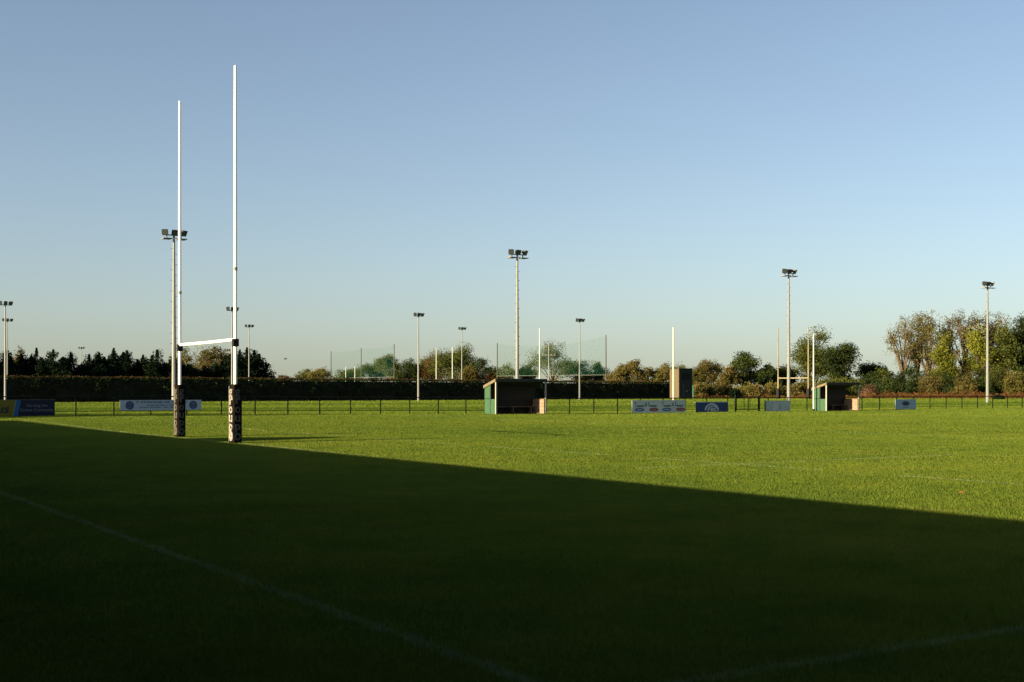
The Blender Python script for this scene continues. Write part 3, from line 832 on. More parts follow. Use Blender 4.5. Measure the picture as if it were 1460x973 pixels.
# ------------------------------------------------------------------ dugouts
def dugout(label):
    W, Dp, HF, HB = 3.60, 1.35, 2.12, 1.72
    root = empty('dugout', (0, 0, 0), ROT, label, 'dugout', 'team dugouts')
    t = 0.05
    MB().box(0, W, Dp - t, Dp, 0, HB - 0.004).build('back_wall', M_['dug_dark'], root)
    MB().box(0, t, 0.09, Dp - t - 0.003, 0.02, 0.93).build('end_panel', M_['dug_green'], root)
    ya, yb = 0.62, Dp - t - 0.003; sl = (HF - HB) / Dp
    MB().hexa([(0.004, ya, 0.965), (t - 0.004, ya, 0.965), (t - 0.004, yb, 0.965), (0.004, yb, 0.965),
               (0.004, ya, HF - sl * ya - 0.006), (t - 0.004, ya, HF - sl * ya - 0.006), (t - 0.004, yb, HF - sl * yb - 0.006), (0.004, yb, HF - sl * yb - 0.006)]).build('end_panel', M_['dug_green'], root)
    MB().box(W - 0.16, W, 0.04, Dp - t - 0.003, 0, 0.93).build('block_wall', M_['block'], root)
    MB().box(-0.005, t + 0.01, 0.60, 0.68, 0, HB).build('stud', M_['dug_dark'], root)
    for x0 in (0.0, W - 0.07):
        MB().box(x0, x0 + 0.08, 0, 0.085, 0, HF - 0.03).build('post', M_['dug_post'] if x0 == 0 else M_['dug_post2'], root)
    o = 0.03
    sl = (HF - HB) / Dp
    def zz(y): return HF - sl * y
    MB().hexa([(-o, -o, zz(-o)), (W + o, -o, zz(-o)), (W + o, Dp + o, zz(Dp + o)), (-o, Dp + o, zz(Dp + o)),
               (-o, -o, zz(-o) + 0.05), (W + o, -o, zz(-o) + 0.05), (W + o, Dp + o, zz(Dp + o) + 0.05), (-o, Dp + o, zz(Dp + o) + 0.05)]).build('roof', M_['dug_roof'], root)
    MB().hexa([(-o - 0.03, -o, zz(-o) - 0.12), (-o, -o, zz(-o) - 0.12), (-o, Dp + o, zz(Dp + o) - 0.12), (-o - 0.03, Dp + o, zz(Dp + o) - 0.12),
               (-o - 0.03, -o, zz(-o) + 0.055), (-o, -o, zz(-o) + 0.055), (-o, Dp + o, zz(Dp + o) + 0.055), (-o - 0.03, Dp + o, zz(Dp + o) + 0.055)]).build('fascia', M_['dug_fascia'], root)
    MB().box(-o, W + o, -o - 0.028, -o - 0.003, zz(-o) - 0.13, zz(-o) + 0.05).build('fascia', M_['dug_roof'], root)
    b = MB().box(0.12, W - 0.30, Dp - 0.48, Dp - 0.10, 0.42, 0.46)
    for x0 in (0.3, W / 2, W - 0.5): b.box(x0 - 0.03, x0 + 0.03, Dp - 0.44, Dp - 0.14, 0, 0.42)
    b.build('bench', M_['bench'], root)
    return root


d1 = dugout('dark fronted dugout with green end panels in the middle of the fence line')
x, y = on_u(707, 68.2); d1.location = (x, y, gz(x, y)); d1.scale = (1.06, 1.0, 1.02)
d2 = copy_tree(d1); d2['label'] = 'dark fronted dugout with green end panels beside the right hand white pole'
x, y = on_u(1178.5, 68.2); d2.location = (x, y, gz(x, y)); d2.scale = (0.98, 1.06, 0.98)

# ------------------------------------------------------------------ white poles by the fence
for px, top, u, lab in ((769.5, 468, 155.0, 'tall white pole behind the hedge, above the right end of the nearer dugout roof'),
                        (960, 467, 71.5, 'white pole behind the double board with ovals'),
                        (1160, 477, 69.2, 'white pole beside the far dugout\'s green end')):
    x, y = on_u(px, u); g = gz(x, y); z = zt(top, y) - g
    r = empty('pole', (x, y, g), ROT, lab, 'pole', 'white poles along the fence')
    MB().path([(0, 0, -0.1), (0, 0, z * 0.5), (0, 0, z)], [0.062 * (1.6 if u > 100 else 1), 0.055 * (1.6 if u > 100 else 1), 0.045 * (1.6 if u > 100 else 1)], 10).build('shaft', M_['white_pole'], r)
    MB().tube((0, 0, z), (0, 0, z + 0.10), 0.022, 0.022, 8).build('cap', M_['peg'], r)
    MB().tube((0, 0, 0), (0, 0, 0.16), 0.10, 0.085, 10).build('sleeve', M_['clamp'], r)


# ------------------------------------------------------------------ hedge
def hedge():
    n0, n1, u0 = 22.0, 128.0, 148.0
    x, y = nu(n0, u0); L = n1 - n0; Wd = 2.2
    root = empty('hedge', (x, y, 0), ROT, 'long dark clipped hedge running across behind the fence', 'hedge')
    def H(l): return 2.95 - 0.40 * l / L
    core = MB()
    for a in np.arange(0, L, 4.0):
        b = min(L, a + 4.0)
        core.hexa([(a, 0.28, 0), (b, 0.28, 0), (b, Wd - 0.28, 0), (a, Wd - 0.28, 0), (a, 0.28, H(a) - 0.3), (b, 0.28, H(b) - 0.3), (b, Wd - 0.28, H(b) - 0.3), (a, Wd - 0.28, H(a) - 0.3)])
    core.build('branches', solid('hedge_inner_twigs', (0.012, 0.013, 0.008), 1.0), root)
    P = []
    k = int(L * 2.9 * 60)
    l = rng.uniform(0, L, k); z = rng.uniform(0.02, 1, k) * (H(l) - 0.05)
    bul = 0.16 * np.sin(l * 1.3 + np.sin(z * 2)) * np.sin(l * 0.37 + 1) + 0.10 * np.sin(l * 5.3 + z * 4) * np.sin(z * 6 + l * 0.8) + 0.08 * np.sin(l * 3.1 + z * 2.7)
    P.append(np.stack([l, 0.12 + bul + rng.normal(0, 0.11, k), z], 1))
    k2 = int(L * Wd * 30); l = rng.uniform(0, L, k2)
    P.append(np.stack([l, rng.uniform(0.1, Wd, k2), H(l) - 0.12 + rng.normal(0, 0.05, k2)], 1))
    for e in (0, L):
        k3 = 350; P.append(np.stack([e + rng.normal(0, 0.12, k3), rng.uniform(0, Wd, k3), rng.uniform(0.02, 1, k3) * H(e)], 1))
    P = np.concatenate(P)
    T = np.clip(rng.normal(0.30, 0.16, len(P)) + 0.28 * np.sin(P[:, 0] * 0.8 + np.sin(P[:, 2] * 3)) * np.sin(P[:, 2] * 4 + P[:, 0] * 1.7), 0, 1)
    leaves('foliage', P, 0.22, M_['hedge'], root, T)
    k4 = int(L * Wd * 26); l = rng.uniform(0, L, k4)
    leaves('trimmed_top', np.stack([l, rng.uniform(-0.02, Wd, k4), H(l) + rng.normal(0, 0.05, k4) + 0.04 * np.sin(l * 0.9)], 1), 0.2, M_['hedge_top'], root)


hedge()

# ------------------------------------------------------------------ tall cabin and green board at the end of the hedge
x, y = at(968, 184); r = empty('viewing_cabin', (x, y, 0), ROT, 'tall narrow cabin with a tan side wall and dark front before the hedge', 'cabin')
Wc, Dc, Hc = 2.5, 2.0, 4.35
MB().box(0, 0.06, 0, Dc, 0.25, Hc).build('side_wall', M_['ply'], r)
MB().box(Wc - 0.06, Wc, 0, Dc, 0.25, Hc).build('side_wall', M_['ply'], r)
MB().box(0.063, Wc - 0.063, Dc - 0.06, Dc - 0.003, 0.25, Hc - 0.003).build('back_wall', M_['ply'], r)
MB().box(0.063, Wc - 0.063, 0.003, 0.06, 0.25, Hc - 0.003).build('front_wall', M_['cabin_dark'], r)
dd = MB().box(0.8, 1.55, -0.03, -0.001, 0.27, 2.2).build('door', M_['cabin_dark'], r)
MB().box(1.44, 1.48, -0.06, -0.033, 1.15, 1.3).build('handle', M_['peg'], dd)
MB().box(0.35, 2.1, -0.025, -0.001, 2.75, 3.75).build('shutter', M_['clamp'], r)
MB().box(-0.08, Wc + 0.08, -0.12, Dc + 0.08, Hc + 0.003, Hc + 0.10).build('roof', M_['dug_roof'], r)
MB().box(-0.03, -0.002, 0.9, 1.25, 0.25, Hc - 0.02).build('corner_board', M_['ply_light'], r)
sk = MB()
for a in (0.05, Wc - 0.2):
    for b in (0.05, Dc - 0.2): sk.box(a, a + 0.15, b, b + 0.15, -0.05, 0.245)
sk.build('footing', M_['bark'], r)

x, y = at(986.5, 191); r = empty('screen_board', (x, y, 0), ROT, 'small pale green upright board at the right end of the hedge', 'board')
MB().box(-0.03, 0.03, -0.4, 0.4, 0.3, 2.05).build('panel', M_['dug_green'], r)
for yy in (-0.32, 0.32): MB().box(0.032, 0.11, yy - 0.04, yy + 0.04, -0.1, 2.0).build('post', M_['bark'], r)


# ------------------------------------------------------------------ ball-stop nets, distant goals, telegraph pole
def netmat():
    m, nt, out = newmat('green_ball_net')
    tc = nt.nodes.new('ShaderNodeTexCoord'); sx = nt.nodes.new('ShaderNodeSeparateXYZ'); nt.links.new(tc.outputs['Object'], sx.inputs[0])

    def M(op, a, b=None):
        n = nt.nodes.new('ShaderNodeMath'); n.operation = op
        for i, v in enumerate((a, b)):
            if v is None: continue
            if isinstance(v, (int, float)): n.inputs[i].default_value = v
            else: nt.links.new(v, n.inputs[i])
        return n.outputs[0]
    p = M('FRACT', M('DIVIDE', M('ADD', sx.outputs[0], sx.outputs[2]), 0.1)); q = M('FRACT', M('DIVIDE', M('SUBTRACT', sx.outputs[0], sx.outputs[2]), 0.1))
    k = M('MAXIMUM', M('LESS_THAN', p, 0.055), M('LESS_THAN', q, 0.055))
    d = nt.nodes.new('ShaderNodeBsdfDiffuse'); d.inputs[0].default_value = (0.012, 0.070, 0.045, 1)
    t = nt.nodes.new('ShaderNodeBsdfTransparent'); mx = nt.nodes.new('ShaderNodeMixShader')
    nt.links.new(k, mx.inputs[0]); nt.links.new(t.outputs[0], mx.inputs[1]); nt.links.new(d.outputs[0], mx.inputs[2]); nt.links.new(mx.outputs[0], out.inputs[0])
    return m


M_['net'] = netmat()


def ball_net(pts, label, net_lo, sag=0.6):
    x0, y0 = at(pts[0][0], pts[0][2]); x1, y1 = at(pts[-1][0], pts[-1][2])
    ang = math.atan2(y1 - y0, x1 - x0)
    r = empty('ball_net', (x0, y0, 0), ang, label, 'net', 'ball nets behind the hedge')
    loc = []
    for px, top, d in pts:
        x, y = at(px, d); dx, dy = x - x0, y - y0
        lx, ly = dx * math.cos(ang) + dy * math.sin(ang), -dx * math.sin(ang) + dy * math.cos(ang)
        H = zt(top, d); loc.append((lx, ly, H))
        MB().tube((lx, ly, -0.2), (lx, ly, H), 0.14, 0.10, 8).build('pole', M_['wood_pole'], r)
    nm = MB(); cb = MB()
    for (ax, ay, ah), (bx, by, bh) in zip(loc[:-1], loc[1:]):
        for i in range(8):
            a, b = i / 8, (i + 1) / 8
            P = lambda t: (ax + (bx - ax) * t, ay + (by - ay) * t - 0.16)
            T = lambda t: ah + (bh - ah) * t - 0.25 - sag * 4 * t * (1 - t)
            (xa, ya), (xb, yb) = P(a), P(b)
            k = len(nm.v); nm.v += [(xa, ya, net_lo), (xb, yb, net_lo), (xb, yb, T(b)), (xa, ya, T(a))]; nm.f.append((k, k + 1, k + 2, k + 3))
            cb.tube((xa, ya, T(a)), (xb, yb, T(b)), 0.012, n=4); cb.tube((xa, ya, net_lo), (xb, yb, net_lo), 0.035, n=4)
    nm.build('netting', M_['net'], r); cb.build('cable', M_['galv'], r)


ball_net([(472, 501, 350), (515, 496, 330), (562, 491, 308)], 'tall grey net on three poles above the trees left of centre', 4.3, 0.3)
ball_net([(709, 489, 296), (864, 478, 270)], 'tall green net between two dark poles behind the nearer dugout', 4.4, 1.2)


def field_goal(a, b, top, label):
    (xa, ya), (xb, yb) = a, b
    r = empty('field_goal', ((xa + xb) / 2, (ya + yb) / 2, 0), math.atan2(yb - ya, xb - xa), label, 'goalposts', 'pale goalposts behind the hedge')
    w = math.hypot(xb - xa, yb - ya) / 2
    for s in (-w, w): MB().tube((s, 0, -0.1), (s, 0, top), 0.085, 0.07, 8).build('upright', M_['white_pole'], r)
    MB().tube((-w, 0, 2.6), (w, 0, 2.6), 0.07, n=8).build('crossbar', M_['white_pole'], r)


field_goal(at(622, 236), at(645, 232), zt(496, 234), 'pair of pale goalposts before the big round green tree')
field_goal(at(493, 300), at(506, 297), zt(523, 298), 'small pair of pale goalposts below the left net')
x, y = at(782.5, 280); r = empty('telegraph_pole', (x, y, 0), 0.2, 'grey pole with a crossarm in front of the tall thin tree', 'pole')
MB().tube((0, 0, -0.1), (0, 0, zt(489, 280)), 0.14, 0.10, 8).build('shaft', M_['galv'], r)
z = zt(507, 280); MB().box(-1.5, 1.5, -0.06, 0.06, z - 0.07, z + 0.07).build('crossarm', M_['galv'], r)
ins = MB()
for sx in (-1.35, -0.6, 0.6, 1.35): ins.tube((sx, 0, z + 0.07), (sx, 0, z + 0.25), 0.05, 0.03, 6)
ins.build('insulators', M_['white_ink'], r)

# ------------------------------------------------------------------ conifers on the left
CG = 'dark conifers behind the hedge'
con = [(-16, 503), (9, 500), (31, 506), (52, 497), (76, 499), (101, 504), (127, 506), (141, 503), (162, 497), (181, 500), (204, 507), (224, 499),
       (246, 509), (268, 520), (292, 523), (316, 516), (331, 506), (342, 499), (352, 496), (363, 500)]
conlab = ['half cut off by the left edge of the picture', 'behind the two stacked floodlight heads at the left edge', 'low topped, right of the pair of masts at the left edge',
          'pointed, above the yellow and navy board', 'tall, above the right end of the navy board', 'blunt topped, just left of the short distant mast',
          'just right of the short distant floodlight mast', 'squat, two trees right of the short distant mast', 'tall, left of the crested board\'s left end', 'broad, above the left crest of the long board',
          'low, above the middle of the crested board', 'last tall one left of the goal', 'directly behind the left goal upright', 'low, in front of the brown tree under the crossbar, left',
          'low, in the middle under the crossbar', 'low, left of the right goal upright', 'directly behind the right goal upright', 'left of the pale mast right of the goal',
          'crossed by the pale mast right of the goal', 'last one at the right end of the dark row']
for (px, top), lab in zip(con, conlab):
    k = (px - CX) / FPX; d = 197 / (NX - NY * k) + rng.uniform(-2, 2)
    conifer(px, top, d, rng.uniform(27, 35), 'dark conifer ' + lab, CG)

# ------------------------------------------------------------------ deciduous trees beyond the hedge
BG = 'autumn trees beyond the hedge'
for px, top, hw, d, mat, lab, kw in [
    (290, 489, 34, 242, 'brown', 'brown green tree seen under the rugby crossbar', dict(per=85, spread=0.19)),
    (258, 496, 18, 246, 'olive', 'olive tree top showing behind the left goal upright', dict(per=50)),
    (318, 497, 14, 246, 'olive', 'thin olive tree just left of the right goal upright', dict(per=40)),
    (26, 496, 12, 236, 'brown', 'small brown tree top among the conifers at the left edge', dict(per=40)),
    (404, 530, 16, 262, 'rust', 'low orange tree right of the conifer row', dict(cb=0.05)),
    (436, 524, 14, 340, 'pale', 'pale wispy tree left of the left net', dict(per=45, spread=0.16)),
    (459, 521, 19, 335, 'olive', 'round olive tree at the left pole of the net', {}),
    (499, 523, 22, 345, 'green', 'low green tree behind the small goalposts', {}),
    (531, 514, 25, 345, 'green', 'broad green tree behind the middle net pole', {}),
    (554, 503, 17, 340, 'pale', 'pale green tall tree at the right pole of the left net', dict(cb=0.22)),
    (580, 510, 21, 338, 'dark', 'dark green tree left of the slim mast by the nearer dugout', {}),
    (599, 508, 20, 342, 'green', 'green tree behind the slim mast left of the nearer dugout', {}),
    (619, 500, 19, 338, 'rust', 'reddish tree behind the left one of the pale goalposts', dict(per=80)),
    (651, 492, 37, 334, 'green', 'big round green tree behind the thin mast', dict(per=130, limbs=13, sub=7, cb=0.05)),
    (683, 506, 21, 330, 'dark', 'dark tree at the right side of the big round green tree', dict(per=85, cb=0.08)),
    (668, 522, 14, 322, 'brown', 'brown small tree in front of the big round green tree', dict(cb=0.05)),
    (704, 527, 13, 330, 'rust', 'orange low tree left of the green net', dict(cb=0.05)),
    (721, 514, 15, 330, 'pale', 'pale green tree left of the mast over the dugout', dict(per=45)),
    (752, 520, 14, 345, 'olive', 'olive small tree right of the mast over the dugout', {}),
    (788, 484, 34, 335, 'pale', 'tall thin pale green tree behind the green net', dict(per=65, limbs=12, sub=7, spread=0.16, cb=0.12)),
    (822, 514, 21, 345, 'green', 'green tree behind the net at the slim mast right of the dugout', {}),
    (851, 514, 18, 350, 'green', 'green tree behind the right end of the green net', {}),
    (882, 516, 18, 300, 'brown', 'brown tree right of the green net', {}),
    (904, 514, 21, 300, 'brown', 'tall brown olive tree left of the tall cabin', dict(per=115)),
    (930, 523, 16, 300, 'olive', 'low olive tree between the brown trees and the cabin', {}),
    (949, 519, 15, 300, 'brown', 'brown tree behind the left side of the tall cabin', {}),
    (972, 515, 15, 300, 'pale', 'yellowish tree rising over the roof of the tall cabin', dict(per=45)),
    (1011, 512, 22, 290, 'brown', 'round brown olive tree right of the tall cabin', dict(per=115)),
    (992, 527, 14, 288, 'olive', 'low olive tree just right of the tall cabin', {}),
]:
    broadleaf('autumn_tree', px, top, hw * 1.13, d, mat, lab, group=BG, **kw)

# ------------------------------------------------------------------ right-hand tree belt
RG = 'trees at the right edge of the field'
for px, top, hw, d, mat, lab, kw in [
    (1039, 523, 17, 232, 'brown', 'brown bushy tree left of the dark round tree', dict(cb=0.08)),
    (1061, 501, 23, 236, 'dark', 'dark green round tree left of the far goalposts', dict(per=130, cb=0.05, spread=0.22)),
    (1094, 519, 21, 236, 'dark', 'low dark green tree at the left far goal upright', dict(cb=0.06, per=90)),
    (1122, 520, 16, 240, 'green', 'low green tree behind the far mast and crossbar', dict(cb=0.06)),
    (1160, 468, 34, 240, 'green', 'tall leaning green tree behind the right far upright', dict(per=110, cb=0.06, limbs=12, sub=7)),
    (1199, 488, 33, 236, 'dark', 'broad dark olive tree above the far dugout', dict(per=120, cb=0.05, limbs=12, sub=7)),
    (1247, 516, 28, 240, 'dark', 'low dark tree right of the far dugout', dict(cb=0.05, per=90)),
    (1290, 442, 27, 226, 'olive', 'bare branched tree leaning left at the start of the tall belt', dict(per=13, limbs=14, sub=10, spread=0.10, cb=0.14, leaf=0.24, bark='bark_pale', lean=-0.06)),
    (1323, 434, 27, 226, 'olive', 'tall thin olive tree second in the tall belt', dict(per=28, limbs=13, sub=9, spread=0.11, cb=0.10, leaf=0.25, bark='bark_pale', ivy='ivy', ivy_h=0.55)),
    (1308, 440, 24, 229, 'olive', 'thin olive tree just right of the bare leaning tree', dict(per=18, limbs=13, sub=9, spread=0.10, cb=0.14, bark='bark_pale', leaf=0.24)),
    (1350, 438, 24, 230, 'brown', 'thin brown tree behind the yellow green ivy tree', dict(per=18, limbs=13, sub=9, spread=0.10, cb=0.14, bark='bark_pale', leaf=0.24)),
    (1402, 437, 24, 230, 'olive', 'thin olive tree rising behind the rightmost tall mast', dict(per=24, limbs=13, sub=9, spread=0.11, cb=0.12, bark='bark_pale', leaf=0.25)),
    (1347, 470, 17, 222, 'ivy', 'yellow green ivy covered tree above the dark oval board', dict(per=95, cb=0.05, ivy='ivy', ivy_h=0.85)),
    (1377, 432, 30, 226, 'brown', 'tall brown topped tree with thin crown in the tall belt', dict(per=22, limbs=14, sub=9, spread=0.11, cb=0.14, leaf=0.25, bark='bark_pale', ivy='ivy', ivy_h=0.7)),
    (1396, 462, 18, 222, 'ivy', 'ivy covered tree just left of the rightmost tall mast', dict(per=110, cb=0.05, ivy='ivy', ivy_h=0.9)),
    (1422, 437, 24, 228, 'brown', 'thin crowned brown tree right of the rightmost tall mast', dict(per=34, limbs=12, sub=9, spread=0.12, cb=0.1, leaf=0.26, bark='bark_pale', ivy='green', ivy_h=0.7)),
    (1433, 462, 20, 222, 'green', 'green leafy tree near the right edge of the picture', dict(per=120, cb=0.05, ivy='ivy', ivy_h=0.6)),
    (1456, 440, 21, 226, 'dark', 'tall dark tree cut by the right edge of the picture', dict(per=130, cb=0.05, limbs=12, sub=7)),
    (1483, 446, 24, 226, 'olive', 'olive tree at the very right edge', dict(per=110, cb=0.05)),
]:
    broadleaf('tree', px, top, hw, d, mat, lab, group=RG, **kw)

HG = 'hedgerow bushes at the right edge of the field'
for px, top, hw, d, mat, lab in [
    (994, 546, 13, 204, 'brown', 'brown hedgerow bush right of the green board'),
    (1014, 547, 15, 206, 'olive', 'olive hedgerow bush above the navy board with the arc'),
    (1034, 547, 14, 208, 'brown', 'brown hedgerow bush left of the round black bush'),
    (1049, 556, 9, 198, 'conifer', 'round black green bush standing in front of the hedgerow'),
    (1061, 545, 16, 209, 'olive', 'olive hedgerow bush below the dark round tree'),
    (1083, 548, 14, 208, 'brown', 'brown hedgerow bush above the gate'),
    (1104, 545, 15, 210, 'olive', 'olive hedgerow bush at the far left goal pad'),
    (1131, 548, 15, 210, 'brown', 'brown hedgerow bush under the far crossbar'),
    (1152, 540, 15, 212, 'olive', 'olive hedgerow bush at the far right goal pad'),
    (1180, 538, 18, 214, 'green', 'green hedgerow bush behind the far dugout roof'),
    (1210, 536, 20, 216, 'green', 'green hedgerow bush right behind the far dugout'),
    (1262, 541, 20, 214, 'dark', 'dark hedgerow bush left of the oval board'),
    (1236, 527, 20, 224, 'dark', 'dark bush above the brush heap'),
    (1259, 522, 19, 225, 'green', 'green bush between the low dark tree and the leaning tree'),
    (1341, 519, 18, 221, 'green', 'green bush between the two thin trees of the belt'),
    (1372, 514, 18, 221, 'olive', 'olive bush under the brown topped tree'),
    (1409, 511, 18, 221, 'green', 'green bush just behind the rightmost tall mast'),
    (1466, 515, 20, 219, 'dark', 'dark bush cut by the right edge of the picture'),
    (1279, 523, 16, 222, 'dark', 'tall dark bush under the bare leaning tree'),
    (1305, 515, 16, 220, 'dark', 'tall dark bush at the foot of the bare leaning tree'),
    (1330, 532, 19, 216, 'brown', 'brown bush below the second tall thin tree'),
    (1357, 530, 17, 215, 'dark', 'dark bush in the middle of the tall belt'),
    (1374, 538, 17, 213, 'brown', 'brown bush below the brown topped tree'),
    (1397, 536, 18, 214, 'dark', 'dark bush behind the rightmost tall mast'),
    (1422, 520, 20, 217, 'green', 'green bush right of the rightmost tall mast'),
    (1448, 528, 20, 215, 'olive', 'olive bush at the right edge of the picture'),
    (1423, 566, 8, 186, 'conifer', 'small flat black shrub on the grass right of the rightmost mast'),
]:
    bush('bush', px, top, hw * (1.3 if hw > 9 else 1), d, mat, lab, group=HG, per=85)

# dead fern and long dry grass along the foot of the belt
P = []
walk = np.convolve(rng.uniform(0.15, 1.0, 520), np.ones(5) / 5, 'same') ** 1.5
for q, px in enumerate(np.arange(985, 1475, 1.0)):
    k = 55 if px > 1235 or 1130 < px < 1165 else 24
    d = rng.uniform(198, 207, k); hgt = 1.9 if px > 1235 else 1.1
    x = (px + rng.uniform(-0.5, 0.5, k) - CX) / FPX * d
    P.append(np.stack([x, d, rng.uniform(0, 1, k) ** 1.5 * hgt * walk[q]], 1))
tag(leaves('undergrowth', np.concatenate(P), 0.26, M_['fern'], None, aspect=0.3), 'rusty dead fern and dry grass along the foot of the right hand trees', 'undergrowth', kind='stuff')

# heap of cut brushwood and earth by the far dugout
x, y = at(1240, 203); r = empty('brush_heap', (x, y, 0), 0, 'orange brown heap of cut brushwood and earth right of the far dugout', 'heap')
m = MB(); nn, mm = 14, 7
for j in range(mm + 1):
    for i in range(nn):
        t = 2 * math.pi * i / nn; q = 1 - j / mm
        m.v.append((1.9 * q * math.cos(t) * rng.uniform(0.85, 1.1), 1.5 * q * math.sin(t) * rng.uniform(0.85, 1.1), 1.9 * (1 - q ** 1.6) * rng.uniform(0.9, 1.05)))
for j in range(mm):
    for i in range(nn):
        m.f.append((j * nn + i, j * nn + (i + 1) % nn, (j + 1) * nn + (i + 1) % nn, (j + 1) * nn + i))
m.build('earth', M_['earth'], r)
tw = MB()
for k in range(140):
    t = rng.uniform(0, 6.283); q = rng.uniform(0.1, 1.0); b = np.array([1.8 * q * math.cos(t), 1.4 * q * math.sin(t), 1.9 * (1 - q ** 1.6)])
    tw.tube(b, b + np.array([rng.normal() * 0.5, rng.normal() * 0.5, rng.uniform(0.1, 0.8)]), 0.025, 0.01, 4)
tw.build('branches', M_['bark'], r)
t = rng.uniform(0, 6.283, 900); q = rng.uniform(0, 1, 900) ** 0.6
leaves('litter', np.stack([1.9 * q * np.cos(t), 1.5 * q * np.sin(t), 1.9 * (1 - q ** 1.6) + rng.normal(0.1, 0.16, 900)], 1), 0.34, M_['fern'], r, aspect=0.3)

# ------------------------------------------------------------------ bird, fallen leaf
x, y = at(407, 120); r = empty('bird', (x, y, zt(512, 120)), 0.5, 'small dark bird gliding over the trees right of the goal', 'bird')
m = MB()
prof = [(-0.17, 0.004), (-0.12, 0.022), (-0.04, 0.042), (0.05, 0.040), (0.11, 0.026), (0.15, 0.022), (0.18, 0.004)]
m.path([(a, 0, 0) for a, _ in prof], [b for _, b in prof], 8)
for s in (-1, 1):
    k = len(m.v)
    m.v += [(0.07, 0, 0.02), (-0.06, 0, 0.02), (-0.05, s * 0.17, 0.07), (0.05, s * 0.18, 0.075), (-0.07, s * 0.33, 0.05), (0.0, s * 0.34, 0.052),
            (0.07, 0, 0.008), (-0.06, 0, 0.008), (-0.05, s * 0.17, 0.062), (0.05, s * 0.18, 0.067)]
    m.f += [(k, k + 1, k + 2, k + 3), (k + 3, k + 2, k + 4, k + 5), (k + 6, k + 9, k + 8, k + 7), (k, k + 3, k + 9, k + 6), (k + 1, k + 7, k + 8, k + 2)]
k = len(m.v); m.v += [(-0.15, 0.012, 0), (-0.15, -0.012, 0), (-0.25, -0.05, 0), (-0.25, 0.05, 0)]; m.f.append((k, k + 1, k + 2, k + 3))
m.build('body', M_['bird'], r)

x, y = at(1373, 19.4); m = MB()
m.v = [(-0.07, 0, 0.035), (-0.02, -0.05, 0.05), (0.05, -0.03, 0.055), (0.08, 0.01, 0.04), (0.03, 0.05, 0.06), (-0.03, 0.045, 0.05), (0, 0, 0.045)]
m.f = [(0, 1, 6), (1, 2, 6), (2, 3, 6), (3, 4, 6), (4, 5, 6), (5, 0, 6)]
o = m.build('fallen_leaf', M_['leaf_dead'])
o.location = (x, y, 0); tag(o, 'single orange dead leaf lying on the sunny grass at the right', 'leaf')

# ------------------------------------------------------------------ the stand beside the camera, whose roof throws the long shadow, and a conifer at its end
xs, ys = nu(0, 0)
r = empty('grandstand', (xs, ys, 0), ROT, 'long low roofed stand beside the photographer that shades the near grass', 'grandstand')
RZ = (13.75 - 1.0) * math.tan(SUN_EL)
u0, u1 = -35.0, 62.0
MB().hexa([(-7.5, u0, RZ - 0.45), (1.0, u0, RZ - 0.12), (1.0, u1, RZ - 0.12), (-7.5, u1, RZ - 0.45), (-7.5, u0, RZ - 0.33), (1.0, u0, RZ), (1.0, u1, RZ), (-7.5, u1, RZ - 0.33)]).build('roof', M_['roof_steel'], r)
MB().box(-7.3, -7.1, u0, u1, 0, RZ - 0.45).build('back_wall', M_['stand_wall'], r)
for k in range(4):
    MB().box(-7.09 + 1.15 * k, -7.09 + 1.15 * (k + 1) - 0.003, u0 + 0.3, u1 - 0.3, -0.05, 1.35 - 0.32 * k).build('terrace_step', M_['concrete'], r)
for uu in np.arange(u0 + 1, u1, 7.7):
    MB().box(-2.1, -1.98, uu - 0.06, uu + 0.06, 0, RZ - 0.2).build('column', M_['galv'], r)
for uu in (u0, u1 - 0.2): MB().box(-7.09, -2.3, uu, uu + 0.19, 0, RZ - 0.5).build('end_wall', M_['stand_wall'], r)
gw = 1.25; gc = 39.1
MB().hexa([(-6.0, gc - gw, RZ - 0.30), (-3.2, gc - gw, RZ - 0.17), (-3.2, gc + gw, RZ - 0.17), (-6.0, gc + gw, RZ - 0.30), (-6.0, gc - gw, 4.75), (-3.2, gc - gw, 4.75), (-3.2, gc + gw, 4.75), (-6.0, gc + gw, 4.75)]).build('commentary_box', M_['stand_wall'], r)
g = MB(); g.v = [(-6.2, gc - gw - 0.2, 4.753), (-3.0, gc - gw - 0.2, 4.753), (-3.0, gc + gw + 0.2, 4.753), (-6.2, gc + gw + 0.2, 4.753), (-6.2, gc, 5.75), (-3.0, gc, 5.75)]
g.f = [(0, 3, 2, 1), (0, 1, 5, 4), (2, 3, 4, 5), (1, 2, 5), (3, 0, 4)]
g.build('gable_roof', M_['roof_steel'], r)
conifer(0, 0, 0, 0, 'large conifer beside the end of the stand, out beyond the left edge', None, xy=nu(-10.5, 71.2), H=12.0, Rr=5.2)

r = empty('added_sky_blocker', (0, 0, 0), ROT, 'unseen hall behind the photographer, added to block skylight over the near grass', 'added_sky_blocker')  # unseen hall added only to keep skylight off the near grass
MB().box(-12, 62, -20, -6.2, 0, 14.0).build('wall', M_['stand_wall'], r)
g = MB(); g.v = [(-12.4, -20.4, 14.003), (62.4, -20.4, 14.003), (62.4, -5.8, 14.003), (-12.4, -5.8, 14.003), (-12.4, -13.1, 18.5), (62.4, -13.1, 18.5)]
g.f = [(0, 3, 2, 1), (0, 1, 5, 4), (2, 3, 4, 5), (1, 2, 5), (3, 0, 4)]
g.build('roof', M_['roof_steel'], r)
for k in range(14):
    for zz in (1.2, 5.4, 9.6):
        fr = MB().box(-9 + 5 * k, -7 + 5 * k, -6.198, -6.12, zz, zz + 1.9).build('window', M_['galv'], r)
        MB().box(-8.9 + 5 * k, -7.1 + 5 * k, -6.118, -6.10, zz + 0.1, zz + 1.8).build('pane', M_['lens'], fr)

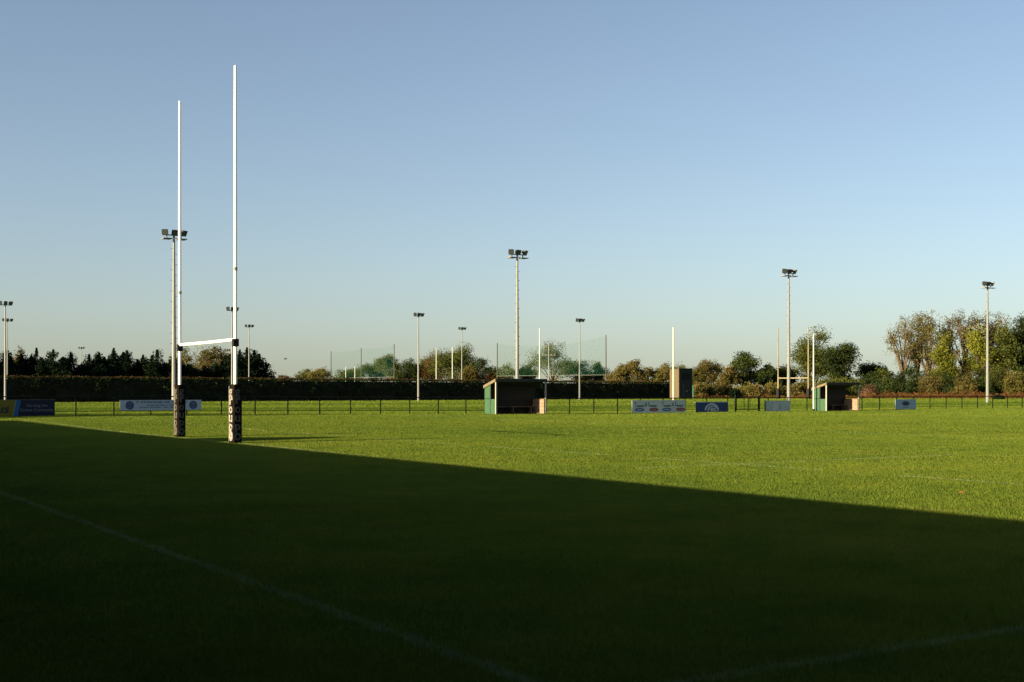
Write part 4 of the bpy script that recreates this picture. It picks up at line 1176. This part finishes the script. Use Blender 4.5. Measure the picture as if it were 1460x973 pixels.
# ------------------------------------------------------------------ light, sky, camera
w = bpy.data.worlds.new('World'); sc.world = w; w.use_nodes = True
nt = w.node_tree
for n in list(nt.nodes): nt.nodes.remove(n)
out = nt.nodes.new('ShaderNodeOutputWorld'); bg = nt.nodes.new('ShaderNodeBackground'); sky = nt.nodes.new('ShaderNodeTexSky')
sky.sky_type = 'NISHITA'; sky.sun_disc = False; sky.sun_elevation = SUN_EL
SX, SY = -SUN_D[0], -SUN_D[1]
sky.sun_rotation = math.atan2(SX, SY)
sky.air_density = 0.8; sky.dust_density = 1.45; sky.ozone_density = 1.0; sky.altitude = 0
bg.inputs['Strength'].default_value = 0.05
# soften the murky last degree above the horizon: look the sky up slightly higher there (as a hazy horizon does)
tcw = nt.nodes.new('ShaderNodeTexCoord'); sxw = nt.nodes.new('ShaderNodeSeparateXYZ'); cbw = nt.nodes.new('ShaderNodeCombineXYZ')
sq = nt.nodes.new('ShaderNodeMath'); sq.operation = 'MULTIPLY_ADD'; sq.inputs[2].default_value = 0.028 ** 2
rt = nt.nodes.new('ShaderNodeMath'); rt.operation = 'SQRT'
nt.links.new(tcw.outputs['Generated'], sxw.inputs[0])
nt.links.new(sxw.outputs[2], sq.inputs[0]); nt.links.new(sxw.outputs[2], sq.inputs[1]); nt.links.new(sq.outputs[0], rt.inputs[0])
nt.links.new(sxw.outputs[0], cbw.inputs[0]); nt.links.new(sxw.outputs[1], cbw.inputs[1]); nt.links.new(rt.outputs[0], cbw.inputs[2])
nt.links.new(cbw.outputs[0], sky.inputs['Vector'])
hs = nt.nodes.new('ShaderNodeHueSaturation'); hs.inputs['Saturation'].default_value = 0.92
nt.links.new(sky.outputs[0], hs.inputs['Color']); nt.links.new(hs.outputs[0], bg.inputs[0]); nt.links.new(bg.outputs[0], out.inputs[0])

ld = bpy.data.lights.new('sun', 'SUN'); ld.energy = 5.0; ld.angle = R(0.5); ld.color = (1.0, 0.78, 0.46)
lo = bpy.data.objects.new('sun', ld); COL.objects.link(lo)
from mathutils import Vector
dv = Vector((SUN_D[0] * math.cos(SUN_EL), SUN_D[1] * math.cos(SUN_EL), -math.sin(SUN_EL)))
lo.rotation_euler = dv.to_track_quat('-Z', 'Y').to_euler(); lo.location = (-60, -40, 40)

cd = bpy.data.cameras.new('camera'); cam = bpy.data.objects.new('camera', cd); COL.objects.link(cam)
cd.sensor_width = 36.0; cd.lens = FPX / 1460 * 36.0; cd.shift_y = (HY - 486.5) / 1460
cd.clip_start = 0.1; cd.clip_end = 6000
cam.location = (0, 0, CAM_H); cam.rotation_euler = (R(90), 0, 0)
sc.camera = cam
sc.view_settings.view_transform = 'Standard'; sc.view_settings.look = 'None'
sc.view_settings.exposure = 1.76; sc.view_settings.gamma = 1.0; sc.view_settings.use_curve_mapping = False
sc.cycles.max_bounces = 6; sc.cycles.transparent_max_bounces = 12
sc.cycles.use_denoising = True
sc.cycles.sample_clamp_indirect = 6
